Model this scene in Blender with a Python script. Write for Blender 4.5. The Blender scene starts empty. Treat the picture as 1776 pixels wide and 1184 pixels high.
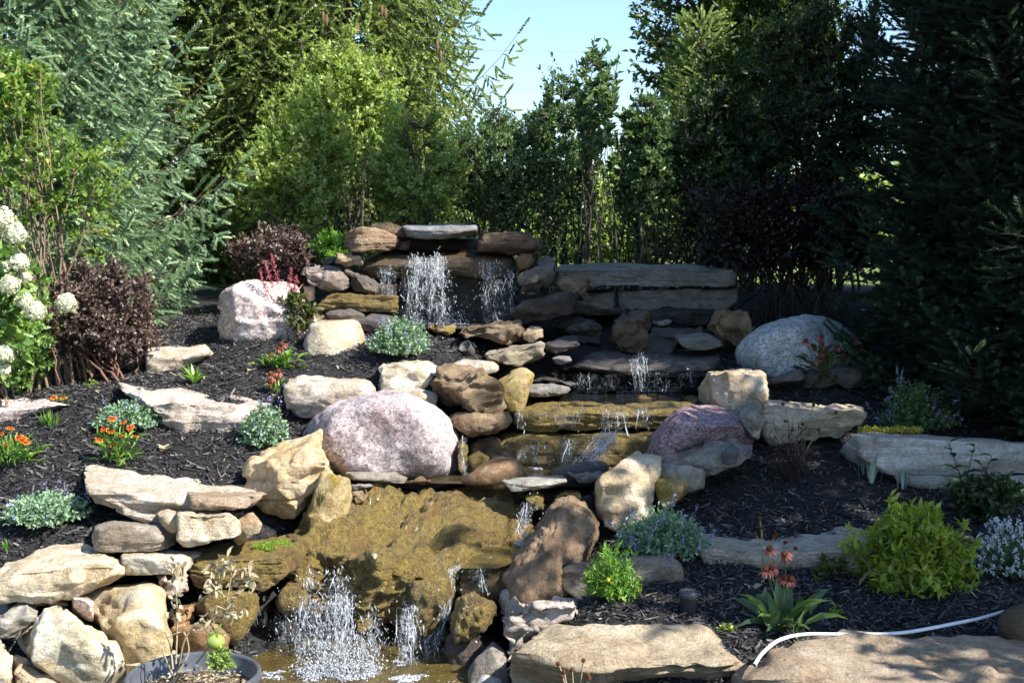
import bpy, bmesh, math, random, zlib
import numpy as np
from mathutils import Vector
R_ = math.radians
sc = bpy.context.scene
COL = sc.collection
# ------------------------------------------------------------------ camera, sky, sun, exposure
CAMZ, F_PX, PITCH = 2.0, 2144.0, R_(4.85)
cd = bpy.data.cameras.new('camera'); cam = bpy.data.objects.new('camera', cd); COL.objects.link(cam)
cd.sensor_width = 36.0; cd.lens = F_PX/1776*36; cd.clip_end = 2000; cd.clip_start = .05
cam.location = (0, 0, CAMZ); cam.rotation_euler = (R_(90)-PITCH, 0, 0)
sc.camera = cam
SUN_EL = R_(44); SUN_AZ = math.atan2(.87, -.49)          # azimuth measured from +Y towards +X
SUNV = np.array([math.sin(SUN_AZ)*math.cos(SUN_EL), math.cos(SUN_AZ)*math.cos(SUN_EL), math.sin(SUN_EL)])
w = bpy.data.worlds.new('World'); sc.world = w; w.use_nodes = True
_n = w.node_tree.nodes; _n.clear()
_sky = _n.new('ShaderNodeTexSky'); _sky.sky_type = 'NISHITA'; _sky.sun_disc = False
_sky.sun_elevation = SUN_EL; _sky.sun_rotation = SUN_AZ; _sky.dust_density = .3; _sky.air_density = 1.0; _sky.ozone_density = 4.0
_bg = _n.new('ShaderNodeBackground'); _bg.inputs[1].default_value = .116
_wo = _n.new('ShaderNodeOutputWorld')
w.node_tree.links.new(_sky.outputs[0], _bg.inputs[0]); w.node_tree.links.new(_bg.outputs[0], _wo.inputs[0])
sd = bpy.data.lights.new('sun', 'SUN'); sd.energy = 5.0; sd.angle = R_(.53); sd.color = (1, .965, .915)
sun = bpy.data.objects.new('sun', sd); COL.objects.link(sun)
sun.rotation_euler = Vector(-SUNV).to_track_quat('-Z', 'Y').to_euler()
sc.view_settings.view_transform = 'Standard'; sc.view_settings.look = 'None'
sc.view_settings.exposure = 1.2; sc.view_settings.gamma = 1.0; sc.view_settings.use_curve_mapping = False
sc.cycles.max_bounces = 8; sc.cycles.transparent_max_bounces = 24; sc.cycles.caustics_reflective = False; sc.cycles.caustics_refractive = False

# ------------------------------------------------------------------ helpers
cP, sP = math.cos(PITCH), math.sin(PITCH)
def at(px, py, Y):
    x = (px-888)/F_PX; y = -(py-592)/F_PX
    d = np.array([x, y*sP+cP, y*cP-sP]); t = Y/d[1]
    return np.array([0, 0, CAMZ])+d*t
def atz(px, py, z):
    x = (px-888)/F_PX; y = -(py-592)/F_PX
    d = np.array([x, y*sP+cP, y*cP-sP]); t = (z-CAMZ)/d[2]
    return np.array([0, 0, CAMZ])+d*t
def proj(P):
    P = np.atleast_2d(P); d = P-np.array([0, 0, CAMZ])
    f = d[:, 1]*cP-d[:, 2]*sP; u = d[:, 1]*sP+d[:, 2]*cP
    f = np.where(f < .05, .05, f)
    return np.stack([888+d[:, 0]/f*F_PX, 592-u/f*F_PX], 1)
_rg = np.random.default_rng(7)
_perm = _rg.permutation(256); _perm = np.concatenate([_perm]*3)
_grad = _rg.normal(size=(256, 3)); _grad /= np.linalg.norm(_grad, axis=1)[:, None]
def perlin(P):
    P = np.asarray(P, float); I = np.floor(P).astype(int); f = P-I; I &= 255
    u = f*f*f*(f*(f*6-15)+10); out = 0
    for a in (0, 1):
        for b in (0, 1):
            for c in (0, 1):
                h = _perm[_perm[_perm[(I[:, 0]+a) & 255]+((I[:, 1]+b) & 255)]+((I[:, 2]+c) & 255)]
                g = _grad[h]; d = f-np.array([a, b, c])
                wt = (u[:, 0] if a else 1-u[:, 0])*(u[:, 1] if b else 1-u[:, 1])*(u[:, 2] if c else 1-u[:, 2])
                out = out+wt*(g*d).sum(1)
    return out*1.6
def fbm(P, o=4, g=.5):
    s = 0; a = 1
    for k in range(o):
        s = s+a*perlin(P*2**k+k*17.3); a *= g
    return s
def nrm(v): return v/np.maximum(np.linalg.norm(v, axis=-1, keepdims=True), 1e-9)
def link(o, parent=None):
    COL.objects.link(o)
    if parent is not None: o.parent = parent
    return o
def mk(name, V, F, mats, parent=None, loc=None, smooth=False, midx=None, rnd=None):
    """one mesh object; F a list of index arrays (n,3) or (n,4)"""
    V = np.asarray(V, np.float32)
    if not isinstance(F, (list, tuple)): F = [F]
    F = [np.asarray(f, np.int32) for f in F if len(f)]
    me = bpy.data.meshes.new(name)
    me.vertices.add(len(V)); me.vertices.foreach_set('co', V.ravel())
    nl = sum(f.size for f in F); nf = sum(len(f) for f in F)
    me.loops.add(nl); me.loops.foreach_set('vertex_index', np.concatenate([f.ravel() for f in F]))
    me.polygons.add(nf)
    tot = np.concatenate([np.full(len(f), f.shape[1], np.int32) for f in F])
    st = np.concatenate([[0], np.cumsum(tot)[:-1]]).astype(np.int32)
    me.polygons.foreach_set('loop_start', st)
    if smooth: me.polygons.foreach_set('use_smooth', np.ones(nf, bool))
    if not isinstance(mats, (list, tuple)): mats = [mats]
    for m in mats: me.materials.append(m)
    if midx is not None: me.polygons.foreach_set('material_index', np.asarray(midx, np.int32))
    if rnd is not None:
        a = me.attributes.new('rnd', 'FLOAT', 'POINT'); a.data.foreach_set('value', np.asarray(rnd, np.float32))
    me.update(calc_edges=True); me.validate()
    o = bpy.data.objects.new(name, me); link(o, parent)
    if loc is not None: o.location = loc
    return o
class MB:
    """collects arrays for one mesh"""
    def __init__(s): s.V = []; s.F = {3: [], 4: []}; s.M = {3: [], 4: []}; s.R = []; s.n = 0
    def add(s, V, F, m=0, rnd=0.5):
        V = np.asarray(V, float); F = np.asarray(F, int)
        if not len(V) or not len(F): return s
        s.V.append(V); s.F[F.shape[1]].append(F+s.n); s.M[F.shape[1]].append(np.full(len(F), m))
        s.R.append(np.broadcast_to(np.asarray(rnd, float), (len(V),))); s.n += len(V); return s
    def build(s, name, mats, parent=None, smooth=False):
        F = []; M = []
        for k in (3, 4):
            if s.F[k]: F.append(np.concatenate(s.F[k])); M.append(np.concatenate(s.M[k]))
        V = np.concatenate(s.V)
        off = np.zeros(3)
        if parent is not None: off = np.array(parent.location)
        return mk(name, V-off, F, mats, parent, None, smooth, np.concatenate(M), np.concatenate(s.R))
def tag(o, label, cat, group=None, kind=None):
    if label: o['label'] = label
    if cat: o['category'] = cat
    if group: o['group'] = group
    if kind: o['kind'] = kind
    return o
def thing(name, label, cat, loc, group=None):
    o = bpy.data.objects.new(name, None); o.empty_display_size = .1; link(o); o.location = tuple(float(v) for v in loc)
    return tag(o, label, cat, group)
def scatter(PV, PF, pos, X, Y, Z, rnd):
    """bake N transformed copies of a prototype: columns X,Y,Z are (N,3) scaled axes"""
    N = len(pos); k = len(PV)
    V = pos[:, None, :]+PV[None, :, 0:1]*X[:, None, :]+PV[None, :, 1:2]*Y[:, None, :]+PV[None, :, 2:3]*Z[:, None, :]
    F = (PF[None]+(np.arange(N)*k)[:, None, None]).reshape(-1, PF.shape[1])
    return V.reshape(-1, 3), F, np.repeat(rnd, k)
def frame(d, n):
    d = nrm(d); x = nrm(np.cross(d, n)); z = np.cross(x, d); return x, d, z
LEAF_V = np.array([[0, 0, 0], [-.5, .42, .1], [0, .45, 0], [.5, .42, .1], [0, 1, -.12]])
LEAF_F = np.array([[0, 2, 1], [0, 3, 2], [1, 2, 4], [2, 3, 4]])
BLEAF_V = np.array([[0, 0, 0], [-.33, .2, .07], [0, .22, 0], [.33, .2, .07], [-.5, .5, .1], [0, .52, .0], [.5, .5, .1], [-.28, .8, 0], [0, .8, -.06], [.28, .8, 0], [0, 1, -.2]])
BLEAF_F = np.array([[0, 2, 1], [0, 3, 2], [1, 2, 5], [1, 5, 4], [2, 3, 6], [2, 6, 5], [4, 5, 8], [4, 8, 7], [5, 6, 9], [5, 9, 8], [7, 8, 10], [8, 9, 10]])
def leaves(mb, pos, d, n, L, W, rng, m=0, proto=None, rnd=None):
    pos = np.asarray(pos); N = len(pos)
    if N == 0: return
    x, y, z = frame(d, n)
    L = np.broadcast_to(L, (N,)); W = np.broadcast_to(W, (N,))
    pv, pf = proto or (LEAF_V, LEAF_F)
    r = rng.random(N) if rnd is None else rnd
    V, F, rr = scatter(pv, pf, pos, x*W[:, None], y*L[:, None], z*L[:, None], r)
    mb.add(V, F, m, rr)
def tubes(mb, P, Rr, sides=4, m=0, rnd=0.5, cap=False):
    """P (N,K,3) polylines, Rr (N,K) radii"""
    P = np.asarray(P, float)
    if P.ndim == 2: P = P[None]
    N, K, _ = P.shape
    if N == 0: return
    Rr = np.broadcast_to(np.asarray(Rr, float), (N, K))
    T = np.gradient(P, axis=1); T = nrm(T)
    ref = np.where(np.abs(T[..., 2:3]) > .85, np.array([1., 0, 0]), np.array([0, 0, 1.]))
    ref = np.broadcast_to(ref[:, :1], T.shape) if K > 2 else ref
    A = nrm(np.cross(T, ref)); B = np.cross(T, A)
    an = np.arange(sides)*2*math.pi/sides
    V = P[:, :, None, :]+Rr[:, :, None, None]*(np.cos(an)[None, None, :, None]*A[:, :, None]+np.sin(an)[None, None, :, None]*B[:, :, None])
    i = np.arange(K-1)[:, None]*sides; j = np.arange(sides)[None]; j2 = (j+1) % sides
    q = np.stack([i+j, i+j2, i+sides+j2, i+sides+j], -1).reshape(-1, 4)
    F = (q[None]+(np.arange(N)*K*sides)[:, None, None]).reshape(-1, 4)
    r = rnd if np.isscalar(rnd) else np.repeat(rnd, K*sides)
    mb.add(V.reshape(-1, 3), F, m, r)
def bez(a, b, c, K):
    t = np.linspace(0, 1, K)[None, :, None]
    return (1-t)**2*a[:, None]+2*t*(1-t)*b[:, None]+t*t*c[:, None]
def ico(sub):
    bm = bmesh.new(); bmesh.ops.create_icosphere(bm, subdivisions=sub, radius=1)
    V = np.array([v.co[:] for v in bm.verts]); F = np.array([[v.index for v in f.verts] for f in bm.faces]); bm.free()
    return nrm(V), F
ICO = {k: ico(k) for k in (1, 2, 3, 4, 5, 6)}

# ------------------------------------------------------------------ materials
class NT:
    def __init__(s, name):
        s.m = bpy.data.materials.new(name); s.m.use_nodes = True; s.t = s.m.node_tree; s.t.nodes.clear()
        s.out = s.t.nodes.new('ShaderNodeOutputMaterial')
    def n(s, typ, ins=None, **pr):
        nd = s.t.nodes.new('ShaderNode'+typ)
        for k, v in pr.items(): setattr(nd, k, v)
        for k, v in (ins or {}).items():
            if isinstance(v, bpy.types.NodeSocket): s.t.links.new(v, nd.inputs[k])
            else: nd.inputs[k].default_value = v
        return nd
    def ramp(s, fac, stops):
        nd = s.t.nodes.new('ShaderNodeValToRGB'); e = nd.color_ramp.elements
        while len(e) < len(stops): e.new(.5)
        for el, (p, c) in zip(e, stops):
            el.position = p; el.color = (*c, 1) if not np.isscalar(c) else (c, c, c, 1)
        s.t.links.new(fac, nd.inputs[0]); return nd.outputs[0]
    def mix(s, fac, a, b, blend='MIX'):
        nd = s.t.nodes.new('ShaderNodeMix'); nd.data_type = 'RGBA'; nd.blend_type = blend
        for i, v in ((0, fac), (6, a), (7, b)):
            if isinstance(v, bpy.types.NodeSocket): s.t.links.new(v, nd.inputs[i])
            else: nd.inputs[i].default_value = v if np.isscalar(v) else (*v, 1)
        return nd.outputs[2]
    def math(s, op, a, b=0.0, clamp=False):
        nd = s.t.nodes.new('ShaderNodeMath'); nd.operation = op; nd.use_clamp = clamp
        for i, v in ((0, a), (1, b)):
            if isinstance(v, bpy.types.NodeSocket): s.t.links.new(v, nd.inputs[i])
            else: nd.inputs[i].default_value = v
        return nd.outputs[0]
    def noise(s, vec, scale, det=5, rough=.6, dist=0.0):
        return s.n('TexNoise', {'Vector': vec, 'Scale': scale, 'Detail': det, 'Roughness': rough, 'Distortion': dist}).outputs[0]
    def fin(s, sh): s.t.links.new(sh, s.out.inputs[0]); return s.m
    def coords(s):
        tc = s.n('TexCoord'); oi = s.n('ObjectInfo')
        add = s.n('VectorMath', {0: tc.outputs['Object']}, operation='ADD')
        sc_ = s.n('VectorMath', {0: (37., 19., 53.)}, operation='SCALE'); s.t.links.new(oi.outputs['Random'], sc_.inputs['Scale'])
        s.t.links.new(sc_.outputs[0], add.inputs[1])
        return add.outputs[0], oi
def stone(name, stops, sc1=5, rough=.85, speck=None, spk_scale=90, bump=.5, strata=0.0, moss=None, wet=0.0, stain=None, bscale=40):
    b = NT(name); vec, oi = b.coords()
    if strata:
        mp = b.n('Mapping', {'Vector': vec, 'Scale': (1, 1, strata)}); v2 = mp.outputs[0]
    else: v2 = vec
    f1 = b.noise(v2, sc1, 8, .65, .4)
    col = b.ramp(f1, stops)
    if stain:
        f = b.ramp(b.noise(vec, 3.1, 6, .7, .8), [(.46, 0.), (.6, .85)])
        col = b.mix(f, col, stain)
    mid = b.noise(vec, 17, 7, .72, .6)
    col = b.mix(.6, col, b.ramp(mid, [(.33, .2), (.5, .5), (.67, .7)]), 'OVERLAY')
    fine = b.noise(vec, 75, 6, .8)
    col = b.mix(.7, col, b.ramp(fine, [(.28, .18), (.5, .5), (.72, .78)]), 'OVERLAY')
    if speck:
        vo = b.n('TexVoronoi', {'Vector': vec, 'Scale': spk_scale, 'Randomness': 1.0}); 
        g = b.n('SeparateColor', {0: vo.outputs['Color']}).outputs[0]
        col = b.mix(.8, col, b.ramp(g, speck), 'OVERLAY')
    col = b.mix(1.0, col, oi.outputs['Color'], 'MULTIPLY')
    # pits and hairline cracks
    cr = b.n('TexVoronoi', {'Vector': b.n('VectorMath', {0: vec, 1: b.n('TexNoise', {'Vector': vec, 'Scale': 6., 'Detail': 4.}).outputs['Color']}, operation='ADD').outputs[0], 'Scale': 3.2}, feature='DISTANCE_TO_EDGE').outputs[0]
    crack = b.ramp(cr, [(0, 0.), (.035, 1.)])
    msk = b.ramp(b.noise(vec, 2.3, 2), [(.5, 0.), (.6, 1.)])
    dark = b.mix(b.math('MULTIPLY', b.math('SUBTRACT', 1.0, crack), b.math('MULTIPLY', msk, .45)), (1, 1, 1), (.35, .3, .25))
    col = b.mix(1.0, col, dark, 'MULTIPLY')
    h = b.math('ADD', b.noise(v2, bscale*.35, 8, .7), b.math('MULTIPLY', b.noise(vec, bscale*2.2, 6, .75), .6))
    h = b.math('ADD', h, b.math('MULTIPLY', crack, .12))
    rg = rough
    if moss:
        mm = b.math('ADD', b.noise(vec, 4.5, 7, .65, .6), b.math('MULTIPLY', b.noise(vec, 30, 4, .7), .25))
        th = moss.get('th', .55)
        mk_ = b.ramp(mm, [(th, 0.), (th+.12, 1.)])
        mc = b.ramp(b.noise(vec, 27, 8, .78, .5), moss['cols'])
        mc = b.mix(.38, mc, b.ramp(b.noise(vec, 2.7, 5, .65, .6), [(.36, (.15, .1, .055)), (.46, (.4, .285, .075)), (.55, (.25, .19, .075)), (.66, (.4, .3, .15))] if moss['th'] < .5 else moss['cols']))
        mc = b.mix(.85, mc, b.ramp(b.noise(vec, 95, 5, .85), [(.3, .12), (.5, .5), (.68, .9)]), 'OVERLAY')
        col = b.mix(mk_, col, mc)
        h = b.math('ADD', h, b.math('MULTIPLY', b.noise(vec, 75, 5, .8), .6))
    bp = b.n('Bump', {'Strength': bump, 'Distance': .06 if moss and wet else .028, 'Height': h})
    ps = b.n('BsdfPrincipled', {'Base Color': col, 'Roughness': rg, 'Normal': bp.outputs[0], 'Coat Weight': wet, 'Coat Roughness': .07})
    if wet: ps.inputs['Coat Normal'].default_value = (0, 0, 0); b.t.links.new(bp.outputs[0], ps.inputs['Coat Normal'])
    ps.inputs['Specular IOR Level'].default_value = .3
    return b.fin(ps.outputs[0])
ALGC = [(.3, (.04, .028, .015)), (.4, (.12, .08, .036)), (.47, (.24, .165, .06)), (.55, (.46, .33, .065)), (.61, (.32, .235, .1)), (.68, (.16, .12, .055)), (.78, (.44, .37, .26))]
M = {}
M['tan'] = stone('tan_limestone', [(.28, (.3, .22, .14)), (.42, (.5, .42, .31)), (.56, (.6, .55, .46)), (.64, (.64, .6, .53)), (.75, (.5, .39, .25))], strata=1.6, bump=.8, stain=(.46, .36, .22))
M['white'] = stone('pale_limestone', [(.3, (.42, .36, .28)), (.5, (.56, .51, .44)), (.7, (.64, .6, .53))], strata=2.2, bump=.85, stain=(.42, .36, .28))
M['brown'] = stone('brown_sandstone', [(.3, (.12, .078, .046)), (.45, (.23, .16, .1)), (.6, (.33, .245, .16)), (.75, (.25, .18, .125))], bump=.9, bscale=60)
M['pink'] = stone('pink_granite', [(.3, (.33, .262, .25)), (.5, (.42, .37, .355)), (.65, (.53, .495, .48))], sc1=4, speck=[(0, .15), (.16, .36), (.5, .5), (.8, .7), (1, .85)], spk_scale=95, bump=.3, rough=.7)
M['purple'] = stone('purple_granite', [(.3, (.16, .1, .105)), (.5, (.235, .155, .16)), (.65, (.3, .22, .225))], sc1=4, speck=[(0, .08), (.2, .35), (.6, .55), (.85, .8), (1, .95)], spk_scale=85, bump=.3, rough=.65)
M['grey'] = stone('grey_granite', [(.3, (.3, .3, .29)), (.5, (.42, .42, .41)), (.7, (.52, .52, .5))], sc1=7, speck=[(0, .2), (.3, .42), (.7, .56), (1, .72)], spk_scale=90, bump=.4, rough=.75)
M['slate'] = stone('grey_slate', [(.3, (.14, .13, .12)), (.5, (.22, .205, .19)), (.7, (.32, .3, .275))], strata=2.5, bump=.7, stain=(.17, .14, .11))
M['drab'] = stone('drab_fieldstone', [(.3, (.2, .15, .1)), (.5, (.3, .25, .19)), (.7, (.37, .33, .27))], strata=1.8, bump=.9, stain=(.26, .2, .14))
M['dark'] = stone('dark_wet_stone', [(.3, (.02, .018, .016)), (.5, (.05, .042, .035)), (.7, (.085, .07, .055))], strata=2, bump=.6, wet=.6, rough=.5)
M['wetbrown'] = stone('wet_brown_stone', [(.3, (.06, .035, .018)), (.5, (.13, .08, .04)), (.7, (.2, .13, .07))], bump=.6, wet=.6, rough=.5)
M['algae'] = stone('algae_stone', [(.3, (.08, .055, .03)), (.5, (.15, .11, .06)), (.7, (.24, .18, .11))], bump=1.0, wet=.7, rough=.55, moss=dict(th=.47, cols=ALGC))
M['algaedark'] = stone('algae_dark_stone', [(.3, (.03, .025, .018)), (.5, (.07, .055, .035)), (.7, (.12, .09, .05))], bump=.9, wet=.7, rough=.5, moss=dict(th=.56, cols=[(.3, (.03, .024, .01)), (.5, (.14, .095, .015)), (.7, (.2, .14, .02))]))
M['tanmoss'] = stone('mossy_tan_stone', [(.3, (.3, .21, .11)), (.5, (.45, .36, .22)), (.7, (.52, .45, .31))], bump=.6, wet=.1, moss=dict(th=.6, cols=[(.3, (.1, .075, .015)), (.5, (.25, .18, .03)), (.7, (.3, .24, .05))]))
def leafmat(name, stops, trans=.3, rough=.45, tcol=None, spec=.4):
    b = NT(name); a = b.n('Attribute', attribute_name='rnd').outputs['Fac']
    col = b.ramp(a, stops)
    ps = b.n('BsdfPrincipled', {'Base Color': col, 'Roughness': rough, 'Specular IOR Level': spec})
    tr = b.n('BsdfTranslucent', {'Color': b.mix(1., col, tcol or (1.5, 1.6, .7), 'MULTIPLY')})
    mx = b.n('MixShader', {0: trans, 1: ps.outputs[0], 2: tr.outputs[0]})
    return b.fin(mx.outputs[0])
def plain(name, stops, rough=.7, scale=25, bump=.3, spec=.3, metal=0.0):
    b = NT(name); vec, oi = b.coords(); col = b.ramp(b.noise(vec, scale, 5, .65), stops)
    bp = b.n('Bump', {'Strength': bump, 'Distance': .01, 'Height': b.noise(vec, scale*3, 4)})
    ps = b.n('BsdfPrincipled', {'Base Color': col, 'Roughness': rough, 'Normal': bp.outputs[0], 'Specular IOR Level': spec, 'Metallic': metal})
    return b.fin(ps.outputs[0])
L = {}
L['bspruce'] = leafmat('blue_spruce_needle', [(0, (.14, .24, .13)), (.5, (.31, .45, .255)), (1, (.46, .58, .33))], .2, .5, (1, 1, .8))
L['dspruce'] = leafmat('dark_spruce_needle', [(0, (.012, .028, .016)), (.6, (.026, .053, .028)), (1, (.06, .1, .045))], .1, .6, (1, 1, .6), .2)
L['nspruce'] = leafmat('norway_spruce_needle', [(0, (.09, .14, .035)), (.5, (.22, .29, .08)), (1, (.38, .43, .15))], .2, .45)
L['lime'] = leafmat('light_green_leaf', [(0, (.14, .2, .055)), (.5, (.31, .4, .115)), (.85, (.47, .53, .19)), (1, (.58, .53, .24))], .42, .36)
L['vine'] = leafmat('yellow_green_leaf', [(0, (.08, .15, .035)), (.5, (.18, .28, .06)), (.85, (.3, .38, .09)), (1, (.5, .42, .12))], .4, .38)
L['hedge'] = leafmat('hedge_leaf', [(0, (.055, .1, .04)), (.5, (.115, .185, .075)), (1, (.22, .3, .12))], .3, .33)
L['oak'] = leafmat('oak_leaf', [(0, (.03, .06, .015)), (.6, (.06, .1, .02)), (1, (.15, .18, .04))], .4, .4)
L['darkshrub'] = leafmat('dark_shrub_leaf', [(0, (.025, .042, .017)), (.6, (.05, .085, .032)), (1, (.11, .15, .055))], .25, .45)
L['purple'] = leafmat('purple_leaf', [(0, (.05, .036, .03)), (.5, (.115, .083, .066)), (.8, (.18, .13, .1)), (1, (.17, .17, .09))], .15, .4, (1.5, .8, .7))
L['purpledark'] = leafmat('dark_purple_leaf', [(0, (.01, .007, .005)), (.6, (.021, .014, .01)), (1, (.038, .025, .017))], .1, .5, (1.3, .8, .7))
L['catmint'] = leafmat('catmint_leaf', [(0, (.13, .22, .12)), (.5, (.26, .39, .24)), (1, (.4, .52, .34))], .25, .6, (1.2, 1.3, .8))
L['green'] = leafmat('fresh_green_leaf', [(0, (.06, .14, .02)), (.5, (.14, .28, .045)), (1, (.26, .4, .08))], .35, .4)
L['olive'] = leafmat('brownish_green_leaf', [(0, (.06, .05, .02)), (.5, (.08, .1, .03)), (1, (.13, .14, .04))], .3, .5)
L['gold'] = leafmat('golden_green_leaf', [(0, (.12, .17, .025)), (.5, (.26, .33, .045)), (.9, (.42, .45, .07)), (1, (.52, .44, .08))], .35, .35)
L['iris'] = leafmat('blue_green_blade', [(0, (.16, .32, .27)), (.5, (.28, .43, .36)), (1, (.5, .56, .42))], .2, .4, (1, 1.1, .9))
L['dry'] = leafmat('dry_leaf', [(0, (.24, .18, .1)), (.5, (.42, .36, .22)), (1, (.56, .52, .34))], .25, .7, (1.3, 1.1, .8))
L['deadred'] = leafmat('withered_leaf', [(0, (.05, .025, .015)), (.5, (.1, .045, .028)), (1, (.16, .09, .05))], .2, .7, (1.3, 1, .8))
L['sedum'] = leafmat('sedum_leaf', [(0, (.2, .2, .02)), (1, (.4, .36, .05))], .2, .5)
L['moss'] = leafmat('bright_moss', [(0, (.1, .18, .015)), (1, (.22, .33, .03))], .2, .6)
L['hleaf'] = leafmat('hydrangea_leaf', [(0, (.08, .16, .04)), (.5, (.18, .3, .08)), (1, (.34, .44, .13))], .3, .4)
L['cream'] = leafmat('cream_floret', [(0, (.6, .64, .36)), (.5, (.76, .76, .58)), (1, (.85, .83, .72))], .25, .6, (1, 1, .8))
L['orange'] = leafmat('orange_petal', [(0, (.5, .035, .01)), (.6, (.62, .07, .012)), (1, (.75, .2, .02))], .25, .5, (1.2, .8, .6))
L['yellowtip'] = leafmat('yellow_petal', [(0, (.75, .4, .02)), (1, (.8, .5, .03))], .25, .5, (1.1, 1, .6))
L['rose'] = leafmat('rose_petal', [(0, (.22, .06, .055)), (.6, (.34, .1, .085)), (1, (.42, .17, .12))], .25, .5, (1.2, .8, .8))
L['plume'] = leafmat('crimson_plume', [(0, (.3, .06, .08)), (1, (.55, .16, .18))], .2, .6, (1.2, .7, .7))
L['lilac'] = leafmat('lilac_flower', [(0, (.24, .22, .5)), (1, (.45, .42, .7))], .25, .5, (1, 1, 1.2))
L['whitefl'] = leafmat('white_flower', [(0, (.6, .63, .66)), (1, (.82, .83, .85))], .25, .5, (1, 1, 1))
M['bark'] = plain('grey_brown_bark', [(.3, (.05, .038, .028)), (.7, (.14, .11, .085))], .9, 30, .6)
M['twig'] = plain('tan_twig', [(.3, (.13, .09, .055)), (.7, (.28, .2, .13))], .85, 40, .3)
M['darktwig'] = plain('dark_twig', [(.3, (.022, .016, .012)), (.7, (.06, .045, .035))], .9, 40, .3)
M['redtwig'] = plain('reddish_twig', [(.3, (.1, .05, .035)), (.7, (.24, .13, .09))], .85, 40, .3)
M['greenstem'] = plain('green_stem', [(.3, (.06, .1, .03)), (.7, (.14, .19, .06))], .6, 40, .2)
M['drystem'] = plain('dry_stem', [(.3, (.26, .2, .11)), (.7, (.42, .35, .2))], .8, 40, .2)
M['cone'] = plain('spruce_cone_scale', [(.3, (.13, .075, .035)), (.7, (.24, .14, .07))], .7, 60, .8)
M['cfcone'] = plain('coneflower_cone', [(.3, (.06, .018, .008)), (.6, (.22, .06, .015)), (.8, (.35, .13, .03))], .7, 160, 1.0)
M['blackplastic'] = plain('black_plastic', [(.3, (.035, .038, .044)), (.7, (.06, .064, .072))], .32, 12, .12, .5)
M['potplastic'] = plain('grey_black_pot_plastic', [(.3, (.06, .066, .078)), (.7, (.1, .107, .122))], .28, 12, .1, .5)
M['greyplastic'] = plain('weathered_plastic', [(.3, (.06, .055, .05)), (.7, (.11, .1, .095))], .5, 20, .15, .4)
M['hose'] = plain('white_hose', [(.3, (.6, .62, .63)), (.7, (.72, .73, .74))], .45, 15, .1, .4)
M['soil'] = plain('dry_soil', [(.3, (.05, .032, .02)), (.5, (.12, .08, .05)), (.75, (.24, .18, .12))], .95, 45, 1.0)
M['tomato'] = plain('green_tomato', [(.3, (.2, .27, .05)), (.6, (.3, .35, .08)), (.8, (.42, .4, .12))], .3, 5, .05, .5)
M['wire'] = plain('grey_wire', [(.3, (.3, .33, .36)), (.7, (.36, .39, .42))], .6, 10, .0)
def mulch_mat():
    b = NT('black_mulch'); tc = b.n('TexCoord').outputs['Object']
    col = b.ramp(b.noise(tc, 55, 6, .75, 1.2), [(.3, (.01, .009, .009)), (.55, (.035, .033, .033)), (.75, (.08, .075, .073))])
    bp = b.n('Bump', {'Strength': 1.0, 'Distance': .03, 'Height': b.noise(tc, 45, 6, .75, 1.0)})
    return b.fin(b.n('BsdfPrincipled', {'Base Color': col, 'Roughness': .8, 'Normal': bp.outputs[0], 'Specular IOR Level': .3}).outputs[0])
M['mulch'] = mulch_mat()
L['chip'] = leafmat('mulch_chip', [(0, (.017, .016, .016)), (.55, (.05, .048, .048)), (.84, (.11, .105, .103)), (.94, (.16, .14, .12)), (.98, (.2, .15, .105)), (1, (.34, .27, .19))], .0, .65, (1, 1, 1), .35)
def grass_mat():
    b = NT('lawn_grass'); tc = b.n('TexCoord').outputs['Object']
    col = b.ramp(b.noise(tc, 1.2, 8, .75), [(.3, (.09, .13, .025)), (.6, (.17, .22, .045)), (.8, (.26, .27, .08))])
    bp = b.n('Bump', {'Strength': .6, 'Distance': .05, 'Height': b.noise(tc, 30, 4, .7)})
    return b.fin(b.n('BsdfPrincipled', {'Base Color': col, 'Roughness': .8, 'Normal': bp.outputs[0]}).outputs[0])
M['grass'] = grass_mat()
def water_mat(name, deep, foam=0.0, fscale=18):
    b = NT(name); tc = b.n('TexCoord').outputs['Object']
    h = b.math('ADD', b.noise(tc, 9, 4, .6, .8), b.math('MULTIPLY', b.noise(tc, 34, 4, .6, .5), .35))
    bp = b.n('Bump', {'Strength': .8, 'Distance': .03, 'Height': h})
    col = b.ramp(b.noise(tc, 5, 4), [(.35, tuple(v*.6 for v in deep)), (.65, deep)])
    ps = b.n('BsdfPrincipled', {'Base Color': col, 'Roughness': .04, 'IOR': 1.33, 'Normal': bp.outputs[0], 'Transmission Weight': .55, 'Specular IOR Level': .5})
    if foam:
        f = b.ramp(b.noise(tc, fscale, 7, .8, 1.5), [(1-foam, 0.), (min(1, 1-foam+.09), 1.)])
        df = b.n('BsdfPrincipled', {'Base Color': (.8, .83, .85, 1), 'Roughness': .4})
        ps = b.n('MixShader', {0: f, 1: ps.outputs[0], 2: df.outputs[0]})
    return b.fin(ps.outputs[0])
M['pool'] = water_mat('pool_water', (.22, .16, .045), .4, 16)
M['clearpool'] = water_mat('clear_pool_water', (.17, .135, .06), .3, 14)
M['darkpool'] = water_mat('dark_pool_water', (.03, .03, .026), .36, 20)
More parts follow.
